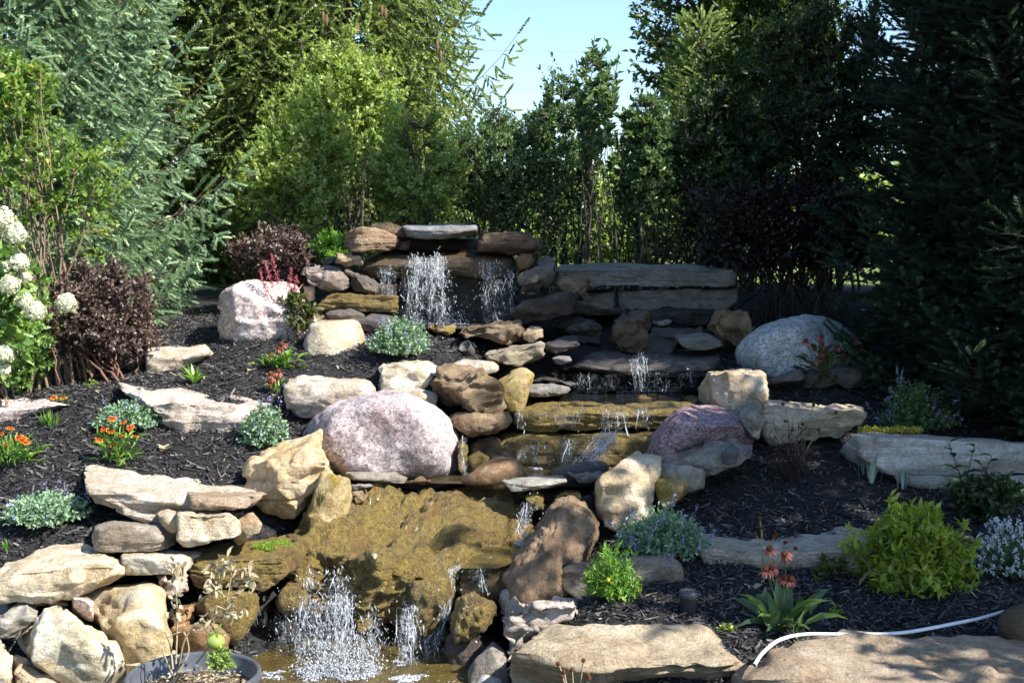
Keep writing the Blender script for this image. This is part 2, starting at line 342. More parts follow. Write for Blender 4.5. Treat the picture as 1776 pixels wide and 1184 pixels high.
def fallmat():
    b = NT('falling_water'); tc = b.n('TexCoord').outputs['Object']
    mp = b.n('Mapping', {'Vector': tc, 'Scale': (1, 1, .35)}).outputs[0]
    f = b.ramp(b.noise(mp, 60, 5, .7), [(.4, .15), (.6, .9)])
    gl = b.n('BsdfPrincipled', {'Base Color': (.95, .98, 1, 1), 'Roughness': .06, 'IOR': 1.33, 'Transmission Weight': 1.0})
    wh = b.n('BsdfPrincipled', {'Base Color': (.86, .89, .92, 1), 'Roughness': .25})
    tl = b.n('BsdfTranslucent', {'Color': (.86, .9, .94, 1)})
    w2 = b.n('MixShader', {0: .35, 1: wh.outputs[0], 2: tl.outputs[0]})
    return b.fin(b.n('MixShader', {0: f, 1: gl.outputs[0], 2: w2.outputs[0]}).outputs[0])
M['fall'] = fallmat()

def veilmat():
    b = NT('water_sheet'); tc = b.n('TexCoord').outputs['Object']; at_ = b.n('Attribute', attribute_name='rnd').outputs['Fac']
    mp = lambda z: b.n('Mapping', {'Vector': tc, 'Scale': (1, 1.6, z)}).outputs[0]
    n1 = b.ramp(b.noise(mp(.11), 62, 6, .72, .4), [(.5, 0.), (.68, .92)])
    n2 = b.ramp(b.noise(mp(.4), 13, 5, .65, .5), [(.43, .0), (.64, 1.)])
    n3 = b.ramp(b.noise(mp(.42), 120, 4, .7), [(.6, 0.), (.7, .9)])
    f = b.math('MULTIPLY', b.math('MULTIPLY', b.math('MAXIMUM', n1, n3), n2), at_, True)
    wh = b.n('BsdfPrincipled', {'Base Color': (.84, .88, .92, 1), 'Roughness': .18}); tl = b.n('BsdfTranslucent', {'Color': (.84, .89, .94, 1)})
    w2 = b.n('MixShader', {0: .4, 1: wh.outputs[0], 2: tl.outputs[0]}); tr = b.n('BsdfTransparent')
    return b.fin(b.n('MixShader', {0: f, 1: tr.outputs[0], 2: w2.outputs[0]}).outputs[0])
M['veil'] = veilmat()
# ------------------------------------------------------------------ terrain
CT = [(20,950,5.95),(120,935,6.05),(250,890,6.4),(80,820,6.75),(300,790,6.95),(150,740,7.3),(50,690,7.9),(330,760,7.15),(440,760,7.2),(350,690,7.75),
 (260,670,8.05),(258,656,8.4),(345,640,8.5),(420,640,8.2),(520,655,8.05),(600,640,8.2),(400,600,8.75),(760,605,8.5),(560,600,8.65),(700,600,8.5),(0,705,8.0),(-150,760,8),(-250,950,6.2),(370,570,9.5),(100,600,9.6),(400,830,6.7),
 (1000,1055,5.5),(1200,1080,5.4),(1300,1105,5.25),(1500,1075,5.5),(1750,1050,5.6),(1200,1000,5.85),(1100,930,6.35),(1250,895,6.65),(1450,872,6.85),(1600,860,6.95),(1300,805,7.15),(1450,795,7.25),
 (1560,720,8.1),(1400,672,8.35),(1700,735,8.0),(1600,620,9.5),(1900,900,6.8),(2000,760,8.3),(1900,1080,5.6),
 (880,1150,5.6)]
CW = [(x, Y, z) for x, Y, z in [(at(*c)[0], at(*c)[1], at(*c)[2]) for c in CT]]
CW += [(-.7,5.3,-.2),(-.2,5.3,-.2),(-.7,5.8,-.22),(-.1,5.85,-.2),(-.4,6.6,.0),(.05,6.9,.3),(.3,7.2,.42),(.5,7.7,.5),(.7,8.2,.72),(.9,8.7,.95),(.2,9.2,1.2),(-.4,9.5,1.2),(1.2,9.4,1.2),
 (-2.4,5.2,-.05),(-1.5,5.2,-.08),(-2,4.6,-.05),(-.5,4.6,-.1),(.4,4.7,-.05),(1.5,4.5,-.05),(2.5,4.5,-.05),(3,5.1,.2),(-3.2,5.2,.0)]
CW += [(x, 11.2, 1.4) for x in (-5, -3, -1, 1, 3, 5)]+[(x, 12.5, 1.45) for x in (-5, -2, 2, 5)]
CW = np.array(CW); _c = CW[:, :2]
def _tps(r2): return .5*r2*np.log(r2+1e-9)
_K = _tps(((_c[:, None]-_c[None])**2).sum(-1))+np.eye(len(_c))*.01
_A = np.zeros((len(_c)+3,)*2); _A[:len(_c), :len(_c)] = _K; _Pm = np.c_[np.ones(len(_c)), _c]; _A[:len(_c), len(_c):] = _Pm; _A[len(_c):, :len(_c)] = _Pm.T
_w = np.linalg.solve(_A, np.r_[CW[:, 2], 0, 0, 0])
def ground(x, y):
    x = np.atleast_1d(np.asarray(x, float)); y = np.atleast_1d(np.asarray(y, float))
    q = np.stack([np.clip(x, -4.2, 4.2), np.clip(y, 4.4, 12.4)], -1)
    z = np.zeros(len(q))
    for s in range(0, len(q), 20000):
        qq = q[s:s+20000]; d = ((qq[:, None]-_c[None])**2).sum(-1)
        z[s:s+20000] = _tps(d)@_w[:len(_c)]+_w[len(_c)]+qq@_w[len(_c)+1:]
    t = np.clip((y-10.6)/1.6, 0, 1); t = t*t*(3-2*t); z = z*(1-t)+1.45*t
    t = np.clip((4.4-y)/1.0, 0, 1); return z*(1-t)-.05*t
def gp(px, py):
    """ground point seen at a pixel"""
    Ys = np.linspace(4.4, 14, 600); P = np.array([at(px, py, Y) for Y in Ys])
    g = ground(P[:, 0], P[:, 1]); k = np.argmax(P[:, 2] < g)
    p = P[k].copy(); p[2] = g[k]; return p
def on_ground(px, Y):
    x = (px-888)/F_PX*Y/1.0; return np.array([x, Y, ground(x, Y)[0]])
xs = np.concatenate([[-400, -120, -40, -15], np.arange(-7, 7.001, .05), [15, 40, 120, 400]])
ys = np.concatenate([[-60, -15, -3, 2], np.arange(4, 13.001, .05), [13.6]])
gx, gy = np.meshgrid(xs, ys); gz = ground(gx.ravel(), gy.ravel())
gv = np.stack([gx.ravel(), gy.ravel(), gz+fbm(np.stack([gx.ravel()*5, gy.ravel()*5, gz*0], -1), 3)*.012], -1)
i, j = np.meshgrid(np.arange(len(ys)-1), np.arange(len(xs)-1), indexing='ij'); a = (i*len(xs)+j).ravel()
tag(mk('ground', gv, np.stack([a, a+1, a+len(xs)+1, a+len(xs)], -1), M['mulch'], smooth=True), 'black mulch beds rising on both sides of the stream', 'ground', kind='structure')
lv = []; yl = [13.55, 20, 40, 90, 200, 600]; xl = [-500, -150, -50, -15, 15, 50, 150, 500]
for yy in yl:
    for xx in xl: lv.append((xx, yy, 1.446+.004*(yy > 14)))
lf = [(r*8+c, r*8+c+1, r*8+c+9, r*8+c+8) for r in range(5) for c in range(7)]
tag(mk('lawn', np.array(lv), np.array(lf), M['grass']), 'sunlit lawn beyond the hedge', 'lawn', kind='structure')
STREAM = [(470,950),(600,835),(720,805),(800,755),(880,690),(930,610),(700,560),(690,440),(900,440),(1240,600),(1230,700),(1110,790),(1040,840),(940,900),(880,1010),(860,1190),(430,1190)]
def inpoly(p, poly):
    x, y = p[:, 0], p[:, 1]; r = np.zeros(len(p), bool); n = len(poly)
    for k in range(n):
        x1, y1 = poly[k]; x2, y2 = poly[(k+1) % n]
        c = ((y1 > y) != (y2 > y)); xi = (x2-x1)*(y-y1)/((y2-y1) or 1e-9)+x1
        r ^= c & (x < xi)
    return r
def build_mulch():
    rng = np.random.default_rng(3); n = 150000
    y = 4.2+rng.random(n)**1.1*6.4; x = (rng.random(n)*2-1)*(y*.44+.15)
    z = ground(x, y); p = np.stack([x, y, z], -1); q = proj(p)
    ok = ~inpoly(q, STREAM) & (q[:, 1] < 1700); p = p[ok]; n = len(p)
    a = rng.random(n)*math.pi*2; tilt = rng.normal(0, .35, n)
    d = np.stack([np.cos(a), np.sin(a), tilt], -1); nn = nrm(np.stack([rng.normal(0, .45, n), rng.normal(0, .45, n), np.ones(n)], -1))
    pv = np.array([[-.5, -.5, 0], [.35, -.45, .1], [.5, .1, .0], [.3, .5, .25], [-.35, .42, .12]]); pf = np.array([[0, 1, 2], [0, 2, 4], [2, 3, 4]])
    Ls = .012+rng.random(n)**2.5*.075; Ws = .003+rng.random(n)**1.5*.011
    X, Yv, Z = frame(d, nn)
    p[:, 2] += .002+rng.random(n)*.012
    mb = MB(); V, F, r = scatter(pv, pf, p, X*Ws[:, None], Yv*Ls[:, None], Z*.012, rng.random(n)); mb.add(V, F, 0, r)
    o = mb.build('mulch_chips', [L['chip']]); tag(o, 'shredded black bark mulch covering the beds', 'mulch', kind='stuff')
build_mulch()

# ------------------------------------------------------------------ rocks
def pts(s): return [tuple(float(v) for v in t.split(',')) for t in s.split()]
def rock_mesh(HP, rng, sub=5, p=14, amp=.03, fr=3.0, st=0.0, chips=9, cracks=.5, nst=5, frac=0.0, nfr=26, rag=1.0, steps=3, stepa=.6, mrg=.955, under=None):
    HP = np.asarray(HP); bm = bmesh.new()
    for q in HP: bm.verts.new(q)
    r = bmesh.ops.convex_hull(bm, input=bm.verts); bm.normal_update()
    c = HP.mean(0)*.5+(HP.min(0)+HP.max(0))*.25
    N = []; D = []
    for f in sorted(bm.faces, key=lambda f: -f.calc_area()):
        n = np.array(f.normal[:]); d = (np.array(f.verts[0].co[:])-c)@n
        if d < 0: n, d = -n, -d
        if f.calc_area() < 1e-7: continue
        for k, (n2, d2) in enumerate(zip(N, D)):
            if n@n2 > mrg: break
        else: N.append(n); D.append(max(float(((HP-c)@n).max()) if mrg < .99 else d, .004))
    bm.free()
    size = float(np.prod(np.maximum(HP.max(0)-HP.min(0), .02))**(1/3))
    dm = np.sort(HP.max(0)-HP.min(0)); mind = .6*dm[0]+.4*dm[1]
    for k in range(chips):                                   # knocked-off corners
        n = nrm(rng.normal(size=3)); s = (HP-c)@n; N.append(n); D.append(max(s.max()-mind*rng.uniform(.03, .2), s.max()*.6))
    N = np.array(N); D = np.array(D)
    u, F = ICO[sub]; dims = np.maximum(HP.max(0)-HP.min(0), .02); d = nrm(u*dims)
    off = rng.random(3)*50; dr_ = d*dims/dims.max()
    D2 = D[None]*(1+np.stack([perlin(dr_*2.2+off+k*3.3)*.045+perlin(dr_*6+off+k*5.1)*.018 for k in range(len(D))], 1)*rag)
    a = np.maximum(d@N.T, 0)/D2
    p = p*2.3 if p >= 7 else p*1.2
    s = (a**p).sum(1); r = s**(-1/p)
    wts = a**min(p, 14); nn = nrm(wts@(N/D[:, None]))
    P = d*r[:, None]
    hlo, hhi = HP.min(0)-c, HP.max(0)-c; plo, phi = P.min(0), P.max(0)
    P = np.where(P < 0, P*np.minimum(hlo/np.minimum(plo, -1e-4), 1.35), P*np.minimum(hhi/np.maximum(phi, 1e-4), 1.35))
    q = P/size
    lo = fbm(q*fr*.55+off, 2)*amp*1.1
    hi = fbm(q*fr*2.2+off*2, 4, .55)*amp*.55
    rid = np.maximum(0, 1-np.abs(perlin(q*fr*.7+off*3)+perlin(q*fr*5+off)*.06)*15)
    rid2 = np.maximum(0, 1-np.abs(perlin(q*fr*1.6+off*4))*13)*np.clip(perlin(q*fr*.9+off*8)*3+.3, 0, 1)
    dsp = (lo+hi-rid*cracks*.022-rid2*.014*cracks)*size
    for k in range(steps):                                   # broken ledges: one side of a wavy joint sits further in
        n = nrm(rng.normal(size=3)*np.array([1, .6, 1])) if k % 2 else nrm(np.array([rng.normal(0, .18), rng.normal(0, .18), 1.]))
        if rng.random() < .5: n = -n
        h = q@n+perlin(q*2.4+off+k*7.7)*.07+perlin(q*9+off+k)*.016; h0 = np.quantile(h, rng.uniform(.35, .85))
        ms_ = np.clip((h-h0)/.022, 0, 1)*np.clip(perlin(q*1.5+off*1.3+k*4.1)*6+1.2, 0, 1)
        dsp -= ms_*rng.uniform(.018, .05)*size*stepa
    if st:
        ht = dims[2]; wz = (P[:, 2]+fbm(q*1.5+off, 3)*(.012*size*2))/ht*nst+off[0]
        fl = np.floor(wz); fz = wz-fl
        h0 = perlin(np.stack([fl*7.7+off[1], q[:, 0]*.9, q[:, 1]*.9], -1)+.37)
        groove = np.maximum(0, 1-np.minimum(fz, 1-fz)*9)
        hz = np.sqrt(nn[:, 0]**2+nn[:, 1]**2)
        brk = np.clip(perlin(q*2.2+off*5)*2+.6, 0, 1)
        dsp += hz*(h0*.5-groove*brk*.5)*st*size
    if frac:                                                 # broken facets: each cell of the surface is tilted on its own
        for nf, fa in ((nfr, frac), (nfr*5, frac*.38)):
            sd_ = P[rng.integers(0, len(P), nf)]; g = rng.normal(size=(nf, 3)); g = nrm(g); of = rng.normal(0, .35, nf)
            wq = P+np.stack([fbm(q*3+k*9.1, 2) for k in range(3)], 1)*.05*size
            dd = ((wq[:, None]-sd_[None])**2).sum(-1); ix = np.argpartition(dd, 2, axis=1)[:, :3]; dv = np.sqrt(np.take_along_axis(dd, ix, 1))
            sc_ = size*1.6/math.sqrt(nf); we = np.exp(-((dv-dv.min(1, keepdims=True))/(sc_*.045))**1)
            val = ((P[:, None]-sd_[ix])*g[ix]).sum(-1)/sc_*.9+of[ix]
            dsp += (we*val).sum(1)/we.sum(1)*fa*size
    dsp += (np.abs(perlin(q*fr*6+off*6))-.25)*amp*.35*size+perlin(q*fr*13+off*7)*amp*.16*size
    P = P+nn*dsp[:, None]
    if under:                                                # the broken front face recedes under the top edge
        dz, am = under; zt = np.quantile(P[:, 2], .985)-dz+perlin(np.c_[P[:, 0]*3.1, P[:, 0]*0+off[0], P[:, 0]*0])*dz*.55+perlin(np.c_[P[:, 0]*11, P[:, 0]*0+off[1], P[:, 0]*0])*dz*.25
        mu = np.clip((zt-P[:, 2])/(dz*.35), 0, 1)*(P[:, 1] < P[:, 1].mean()+.02); P[:, 1] += mu*am*(.75+.6*perlin(np.c_[P[:, 0]*4, P[:, 2]*6, P[:, 0]*0+3]))
    return P, F, c
ROCKS = []
def R(name, label, m, Yf, Yb, fp, bp='', cat='rock', group='stones of the waterfall garden', dome=0, seed=None, tint=None, sub=5, base=0.0, back=.82, top=0.0, bulge=1.0, **kw):
    rng = np.random.default_rng(seed if seed is not None else zlib.crc32(label.encode())%99991)
    fp = pts(fp); H = []; T = Yb-Yf
    cx = np.mean([q[0] for q in fp]); cy = np.mean([q[1] for q in fp])
    Ys = Yf+T*.4 if dome else Yf
    hpx = max(q[1] for q in fp)-min(q[1] for q in fp)
    for q in fp:
        dy = q[2] if len(q) > 2 else 0
        if top and not bp and q[1] < cy-.12*hpx and q[1] > 470:      # a flat top: the outline is its far edge, the front edge lies lower
            sh = top*hpx*min(1, (cy-q[1])/(.3*hpx)); H.append(at(q[0], q[1], min(Yb, Ys+dy+1.15*sh*Ys/(q[1]-410)))); H.append(at(cx+(q[0]-cx)*.98, q[1]+sh, Ys+dy))
        else: H.append(at(q[0], q[1], Ys+dy))
    if dome:
        for q in fp: H.append(at(cx+(q[0]-cx)*dome, cy+(q[1]-cy)*dome, Yf))
    else:
        for k in range(2): H.append(at(cx+rng.normal(0, .12)*(max(q[0] for q in fp)-min(q[0] for q in fp)), cy+rng.normal(0, .1)*(max(q[1] for q in fp)-min(q[1] for q in fp)), Yf-T*rng.uniform(.02, .1)*bulge))
    if bp:
        ztop = []
        for q in pts(bp): H.append(at(q[0], q[1], Yb+(q[2] if len(q) > 2 else 0)))
        zb = min(h[2] for h in H)
        for q in fp: 
            h = at(q[0], q[1], Yf); H.append(np.array([h[0], Yb-.05*T, zb+.02]))
    else:
        for q in fp: H.append(at(cx+(q[0]-cx)*back, cy+(q[1]-cy)*back, Yb))
    H = np.array(H)
    if base:
        lo = H[H[:, 2] < np.percentile(H[:, 2], 35)].copy(); lo[:, 2] -= base; H = np.r_[H, lo]
    P, F, c = rock_mesh(H, rng, sub=sub, **kw)
    o = mk(name, P, F, M[m], loc=c, smooth=True)
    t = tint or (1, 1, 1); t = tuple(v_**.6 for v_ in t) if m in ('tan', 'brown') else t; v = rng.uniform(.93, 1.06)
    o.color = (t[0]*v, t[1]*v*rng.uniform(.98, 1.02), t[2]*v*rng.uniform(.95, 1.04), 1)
    tag(o, label, cat, group); ROCKS.append(o); return o
SLAB = dict(mrg=.94, p=40, amp=.014, fr=3.2, st=.05, chips=3, cracks=.35, frac=.014)
BLK = dict(mrg=.91, steps=6, stepa=1., p=44, amp=.014, fr=2.8, chips=6, cracks=.3, frac=.03, top=.24)
RND = dict(mrg=.965, steps=3, stepa=.5, p=10, amp=.016, fr=2.2, chips=8, cracks=.2, frac=.016, top=.2)
DOM = dict(mrg=.985, steps=0, p=8, amp=.03, fr=1.4, chips=4, cracks=.0, dome=.66, rag=1.3, frac=.008)
ROUGH = dict(mrg=.91, steps=7, stepa=1.2, p=28, amp=.024, fr=3.0, chips=8, cracks=.5, frac=.055, top=.2)
# ---- upper fall: cap stones, side stacks
R('rock','brown rounded cap stone with tan band on top of the upper fall','drab',9.35,9.95,'594,417 603,401 631,394 669,398 692,411 694,425 684,433 650,438 609,437 597,427','',tint=(1,.85,.68),dome=.8,p=8,amp=.025,st=.05)
R('rock','brown stone lump rising just behind the rounded brown cap stone','drab',9.9,10.4,'643,390 660,385 690,391 711,415 700,422 650,420','',tint=(.7,.6,.5),**RND)
R('rock','small squarish stone wedged between brown cap stone and flat slate cap','drab',9.6,9.9,'689,417 712,416 713,434 690,435','',sub=4,tint=(.55,.48,.42),**BLK)
R('stone_slab','flat blue grey slate cap laid across the top of the upper fall','slate',9.45,10.3,'698,393 826,391 828,403 812,412 769,414 719,412 700,404','705,390 822,389',tint=(1,1.08,1.15),p=20,amp=.02,st=.06)
R('rock','long rounded brown cap stone beside the flat slate cap','drab',9.4,10.0,'826,408 837,401 881,400 922,401 940,412 937,430 919,438 890,443 859,438 829,432','',tint=(.6,.5,.42),dome=.8,p=8,amp=.03,st=.05)
R('rock','dark wet spillway ledge under the caps that the water pours over','wetbrown',9.5,10.3,'632,444 716,441 897,446 897,478 800,474 720,476 640,482','640,431 890,432',p=14,amp=.03,st=.05,tint=(.6,.6,.6))
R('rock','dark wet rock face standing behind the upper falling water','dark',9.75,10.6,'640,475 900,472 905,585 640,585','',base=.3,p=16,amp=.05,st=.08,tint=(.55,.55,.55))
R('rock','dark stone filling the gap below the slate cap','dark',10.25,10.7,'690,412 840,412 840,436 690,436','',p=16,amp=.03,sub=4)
R('rock','small tan stone under the brown rounded cap stone','tan',9.4,9.85,'581,441 600,437 628,442 631,463 600,465 582,457','',tint=(.72,.62,.5),sub=4,**BLK)
R('rock','small dark grey stone tucked behind the small tan stone','slate',9.7,10.0,'555,453 570,445 590,444 592,462 560,462','',sub=4,tint=(.6,.6,.62),**BLK)
R('rock','grey wedge stone jutting out beside the upper fall','slate',9.15,9.9,'520,470 545,462 595,466 603,482 606,501 575,506 545,501 527,491','535,459 600,461',tint=(1.05,.95,.85),**BLK)
R('rock','dark grey stone between the grey wedge stone and the falling water','slate',9.25,9.9,'599,467 622,471 652,491 650,506 620,509 609,496','602,463 640,472',tint=(.62,.56,.52),**BLK)
R('rock','dark wet stone at the near edge of the upper falling water','dark',9.45,10.0,'606,482 650,480 690,480 690,516 650,512 606,508','',tint=(.9,.8,.7),**BLK)
R('rock','layered yellow brown algae coated stone below the grey wedge stone','algae',9.1,9.8,'547,527 562,513 580,508 640,512 692,513 690,541 640,534 590,534 555,535','',st=.14,p=20,amp=.035,chips=6,tint=(1.25,1.1,.8),nst=4)
R('rock','dark mottled stone under the yellow algae coated stone','slate',9.0,9.5,'567,541 585,531 610,531 632,546 628,562 580,562','',tint=(.55,.5,.48),**RND)
R('rock','dark smooth wet stone behind the catmint clump at the upper fall','slate',8.95,9.6,'618,548 650,535 682,541 688,558 672,580 640,580 622,568','',tint=(.45,.43,.45),**RND)
R('rock','small rust stone beside the tall dried plant','brown',9.1,9.5,'540,545 560,535 572,552 568,570 545,572','',sub=4,**BLK)
R('boulder','big rounded tan boulder beside the upper catmint clump','tan',8.45,9.2,'527,600,.12 537,567,.12 560,560,.1 612,555,.2 625,572,.2 634,592,.15 632,614,.1 572,632 547,638 531,627','',cat='boulder',tint=(.95,.87,.76),p=9,amp=.022,chips=6,cracks=.3,base=.1)
R('rock','small tan stone under the long brown cap stone','drab',9.35,9.8,'895,450 905,440 925,437 928,456 915,466 900,474','',sub=4,tint=(.8,.66,.5),**BLK)
R('rock','mottled grey stone leaning at the shady end of the upper fall','slate',9.3,9.9,'898,480 922,455 945,444 966,444 972,466 966,491 935,506 905,511','',tint=(.75,.72,.65),**ROUGH)
R('rock','rust and tan stone between leaning grey stone and pale bench slab','drab',9.55,10.0,'966,479 985,473 1015,480 1023,501 1020,526 1000,521 968,503','',tint=(.9,.75,.6),**ROUGH)
R('rock','large dark stone at the foot of the leaning grey stone','slate',9.15,9.8,'880,545 928,510 980,499 1006,495 1012,512 988,541 945,562 900,570','',tint=(.34,.3,.26),**ROUGH)
R('rock','thin golden stone at the curb of the upper basin','tanmoss',8.95,9.3,'744,563 790,562 791,576 780,583 750,578','',sub=4,tint=(.7,.62,.5),**BLK)
R('rock','dark pitted brown curb stone in front of the upper fall','brown',8.6,9.2,'788,577 800,564 860,560 915,560 927,572 907,582 896,598 850,603 818,592','800,560 915,555',tint=(.7,.65,.62),**ROUGH)
R('rock','small tan curb stone at the end of the pitted brown stone','tan',8.6,9.0,'905,578 920,563 940,564 943,586 925,593 907,589','',sub=4,tint=(.65,.56,.45),**BLK)
R('rock','pale grey slanted slab between the mulch and the dark stream stones','drab',8.2,8.75,'832,609 890,597 940,595 947,615 930,624 880,638 850,636 835,622','845,604 900,591 942,590',tint=(1.15,1.18,1.1),**BLK)
R('rock','flat pale stone lying behind the big brown block','white',7.9,8.4,'780,633 800,627 850,629 865,641 860,649 830,649 790,643','800,623 845,624',sub=4,tint=(.95,.9,.85),**RND)
R('rock','pale tan block with a shadowed end beside the pink speckled dome','tan',7.7,8.3,'648,631,.15 657,626 700,633 745,630 764,640 748,655 735,667 705,686 660,682 648,678,.12','660,622 745,622 766,634',tint=(1.12,1.12,1.08),base=.1,**BLK)
R('rock','small wedge of tan stone against the big brown block','tan',7.55,7.95,'699,679 715,669 737,667 760,686 757,707 745,714 718,692','',sub=4,tint=(1,.95,.85),**BLK)
R('boulder','big brown pitted block, upper piece beside the golden ledges','brown',7.3,8.0,'742,668,.15 760,642,.15 800,636 832,640 862,657 879,687 881,712 850,716 800,712 778,700 764,690,.1','765,634 830,632',cat='boulder',tint=(1.15,1.1,1),base=.08,**ROUGH)
R('rock','squat brown stone under the big brown pitted block','brown',7.28,7.9,'779,724 800,716 850,716 883,714 886,735 862,751 805,753 784,742','',tint=(1.1,1,.85),p=20,amp=.03,cracks=.5,frac=.04)
R('rock','yellowish tan stone beside the big brown block with its foot in the stream','tanmoss',7.75,8.2,'862,651 880,637 910,636 927,651 922,671 912,690 920,693 905,702 884,699 872,675','',tint=(.95,.88,.7),base=.05,**RND)
R('rock','flat wet grey stone lying on the bank of the dark step','slate',7.9,8.35,'902,673 920,665 955,661 991,671 986,682 950,689 915,686','',tint=(1,1,.98),**RND)
R('rock','thin dark slate slab behind the flat wet grey stone','dark',8.3,8.8,'918,650 950,646 1003,664 985,668 935,664','',sub=4,tint=(1.6,1.6,1.7),**BLK)
R('rock','small round slate disc perched at the edge of the dark step','slate',8.4,8.65,'957,622 970,616 990,618 993,626 975,633 960,629','',sub=4,tint=(1.1,1.15,1.25),**RND)
R('rock','dark rippled wet stone at the end of the pale slanted slab','dark',8.5,9.0,'943,597 965,586 1000,581 1012,591 1003,606 960,618 945,614','',tint=(1.3,1.25,1.4),**BLK)
R('stone_slab','long flat grey limestone cap slab in front of the dark hedge','white',9.95,10.8,'962,468 1100,467 1276,470 1279,494 1120,498 966,496','975,458 1010,457 1230,458 1278,462',tint=(.47,.465,.455),bulge=.2,p=50,mrg=.92,amp=.008,st=.03,nst=2,chips=1,frac=.014,rag=.4,steps=2,stepa=.5,sub=6)  # tint darkened to put the shade of this corner into the stone colour
R('rock','grey block under the cap slab next to the rust and tan stone','white',10.0,10.7,'968,499 1060,499 1064,527 1000,531 968,522','',tint=(.43,.42,.41),base=.1,**BLK)  # shade tinted into the colour here too, as on the cap slab
R('rock','wide layered grey block under the far half of the cap slab','white',10.02,10.7,'1067,500 1180,499 1281,497 1283,522 1250,531 1180,527 1068,530','',tint=(.44,.435,.425),base=.1,bulge=.3,p=50,mrg=.92,amp=.01,st=.06,nst=2,chips=2,frac=.02,rag=.5,steps=4,stepa=.7)  # dark tint carries the same painted shade as the cap slab
R('rock','flat dark stone under the grey bench slab','dark',9.75,10.2,'980,536 1000,528 1070,529 1087,541 1070,549 990,549','',sub=4,tint=(1.2,1.2,1.3),**BLK)
R('rock','long dark stone lying below the bench slab and behind the light stone','dark',9.75,10.3,'1085,530 1130,528 1240,530 1240,556 1150,552 1090,548','',base=.1,tint=(.5,.5,.5),**BLK)
R('rock','low dark slab stepping down from the foot of the upper fall','dark',9.2,9.8,'955,560 980,544 1040,554 1052,571 1045,583 1000,572 970,570','',base=.1,tint=(.8,.75,.75),**BLK)
R('rock','dark blocky brown boulder standing behind the dark step','wetbrown',9.0,9.6,'1062,562 1072,545 1092,534 1126,533 1135,560 1122,582 1102,599 1075,590','',base=.1,tint=(.75,.68,.65),**ROUGH)
R('rock','pale bluish sliver of stone behind the blocky brown boulder','white',9.6,9.95,'1132,552 1150,548 1168,556 1160,566 1135,566','',sub=4,tint=(.7,.74,.72),**BLK)
R('rock','wide dark slab behind the grey lens shaped stone','dark',9.1,9.8,'1112,575 1150,562 1222,562 1234,576 1175,597 1122,602','',base=.1,tint=(1.1,1.05,1),**BLK)
R('rock','smooth grey lens shaped stone beside the rough brown boulder','slate',8.85,9.3,'1170,584 1190,576 1222,574 1250,590 1257,600 1225,609 1190,606 1175,596','',tint=(.9,.9,.82),**RND)
R('boulder','rough brown upright boulder in front of the dark purple shrub','brown',9.0,9.6,'1222,566,.1 1236,541 1262,524 1286,526 1302,546 1308,572 1296,592 1272,603 1240,592','',cat='boulder',base=.1,tint=(.85,.8,.72),**ROUGH)
R('boulder','big smooth pale grey granite boulder in the shade under the dark spruce','grey',8.55,9.5,'1272,606 1300,578 1340,559 1395,548 1440,551 1478,569 1498,592 1503,622 1480,665 1370,668 1320,660 1280,635','',cat='boulder',base=.1,sub=6,tint=(.95,.95,.95),**DOM)
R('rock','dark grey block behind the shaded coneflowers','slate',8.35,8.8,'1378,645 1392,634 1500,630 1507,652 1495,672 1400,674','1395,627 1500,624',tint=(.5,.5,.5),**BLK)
R('rock','dark slanted stone beside the smooth pale grey boulder','slate',8.2,8.6,'1330,660 1365,648 1392,630 1400,650 1370,672 1340,678','',tint=(.55,.55,.52),sub=4,**BLK)
R('rock','square tan block with rusty corners standing at the dark step','tan',7.7,8.25,'1227,641,.04 1262,640 1326,650 1331,692 1322,703 1290,720 1258,714 1232,692,.05','1232,631 1245,628 1300,627 1324,640',base=.1,tint=(.88,.8,.7),p=30,amp=.025,fr=3,chips=6,cracks=.5,frac=.04)
R('rock','long layered tan stone lying in front of the shaded mulch bed','white',7.3,7.85,'1318,712 1325,704 1380,701 1480,706 1493,713 1490,741 1467,756 1450,771 1390,767 1330,767 1318,742','1326,697 1372,691 1488,700',tint=(.95,.86,.75),p=20,amp=.035,st=.06,chips=5,cracks=.5,frac=.03)
R('rock','thin upright grey green stone between purple dome and layered tan stone','slate',7.2,7.5,'1282,722 1297,690 1311,690 1324,706 1322,737 1316,762 1297,760','',tint=(1.35,1.35,1.2),sub=4,**BLK)
R('boulder','purple speckled granite dome beside the golden ledges','purple',7.0,7.9,'1106,790 1130,760 1165,731 1210,712 1250,710 1287,725 1302,746 1303,775 1260,808 1140,812','',cat='boulder',sub=6,base=.08,**DOM)
R('rock','grey mottled stone leaning on the foot of the purple granite dome','slate',6.75,7.25,'1140,802 1176,782 1215,762 1260,752 1287,762 1312,772 1304,796 1270,807 1225,832 1190,838 1150,828','',tint=(1.25,1.2,1.1),**BLK)
R('rock','small dark smooth pebble resting on the grey mottled stone','slate',6.7,6.9,'1252,788 1268,770 1281,776 1279,800 1260,806','',sub=4,tint=(.55,.55,.65),**RND)
R('stone_slab','long pale grey wall slab, upper course under the dark spruce','white',7.0,7.5,'1484,754 1776,770 1900,776 1900,826 1776,818 1640,816 1530,815 1497,795','1488,750 1780,764 1900,770',tint=(.98,1,1.02),p=40,amp=.006,st=.02,chips=1,frac=.008,rag=.3,steps=2,stepa=.35,cracks=.4,sub=6)
R('stone_slab','lower course of the pale grey wall behind the dark leafy plant','white',7.02,7.5,'1548,821 1640,820 1776,823 1900,828 1900,870 1776,866 1640,850 1560,838','',tint=(.88,.9,.92),p=40,amp=.006,st=.02,chips=1,frac=.008,rag=.3,steps=2,stepa=.35,base=.1)
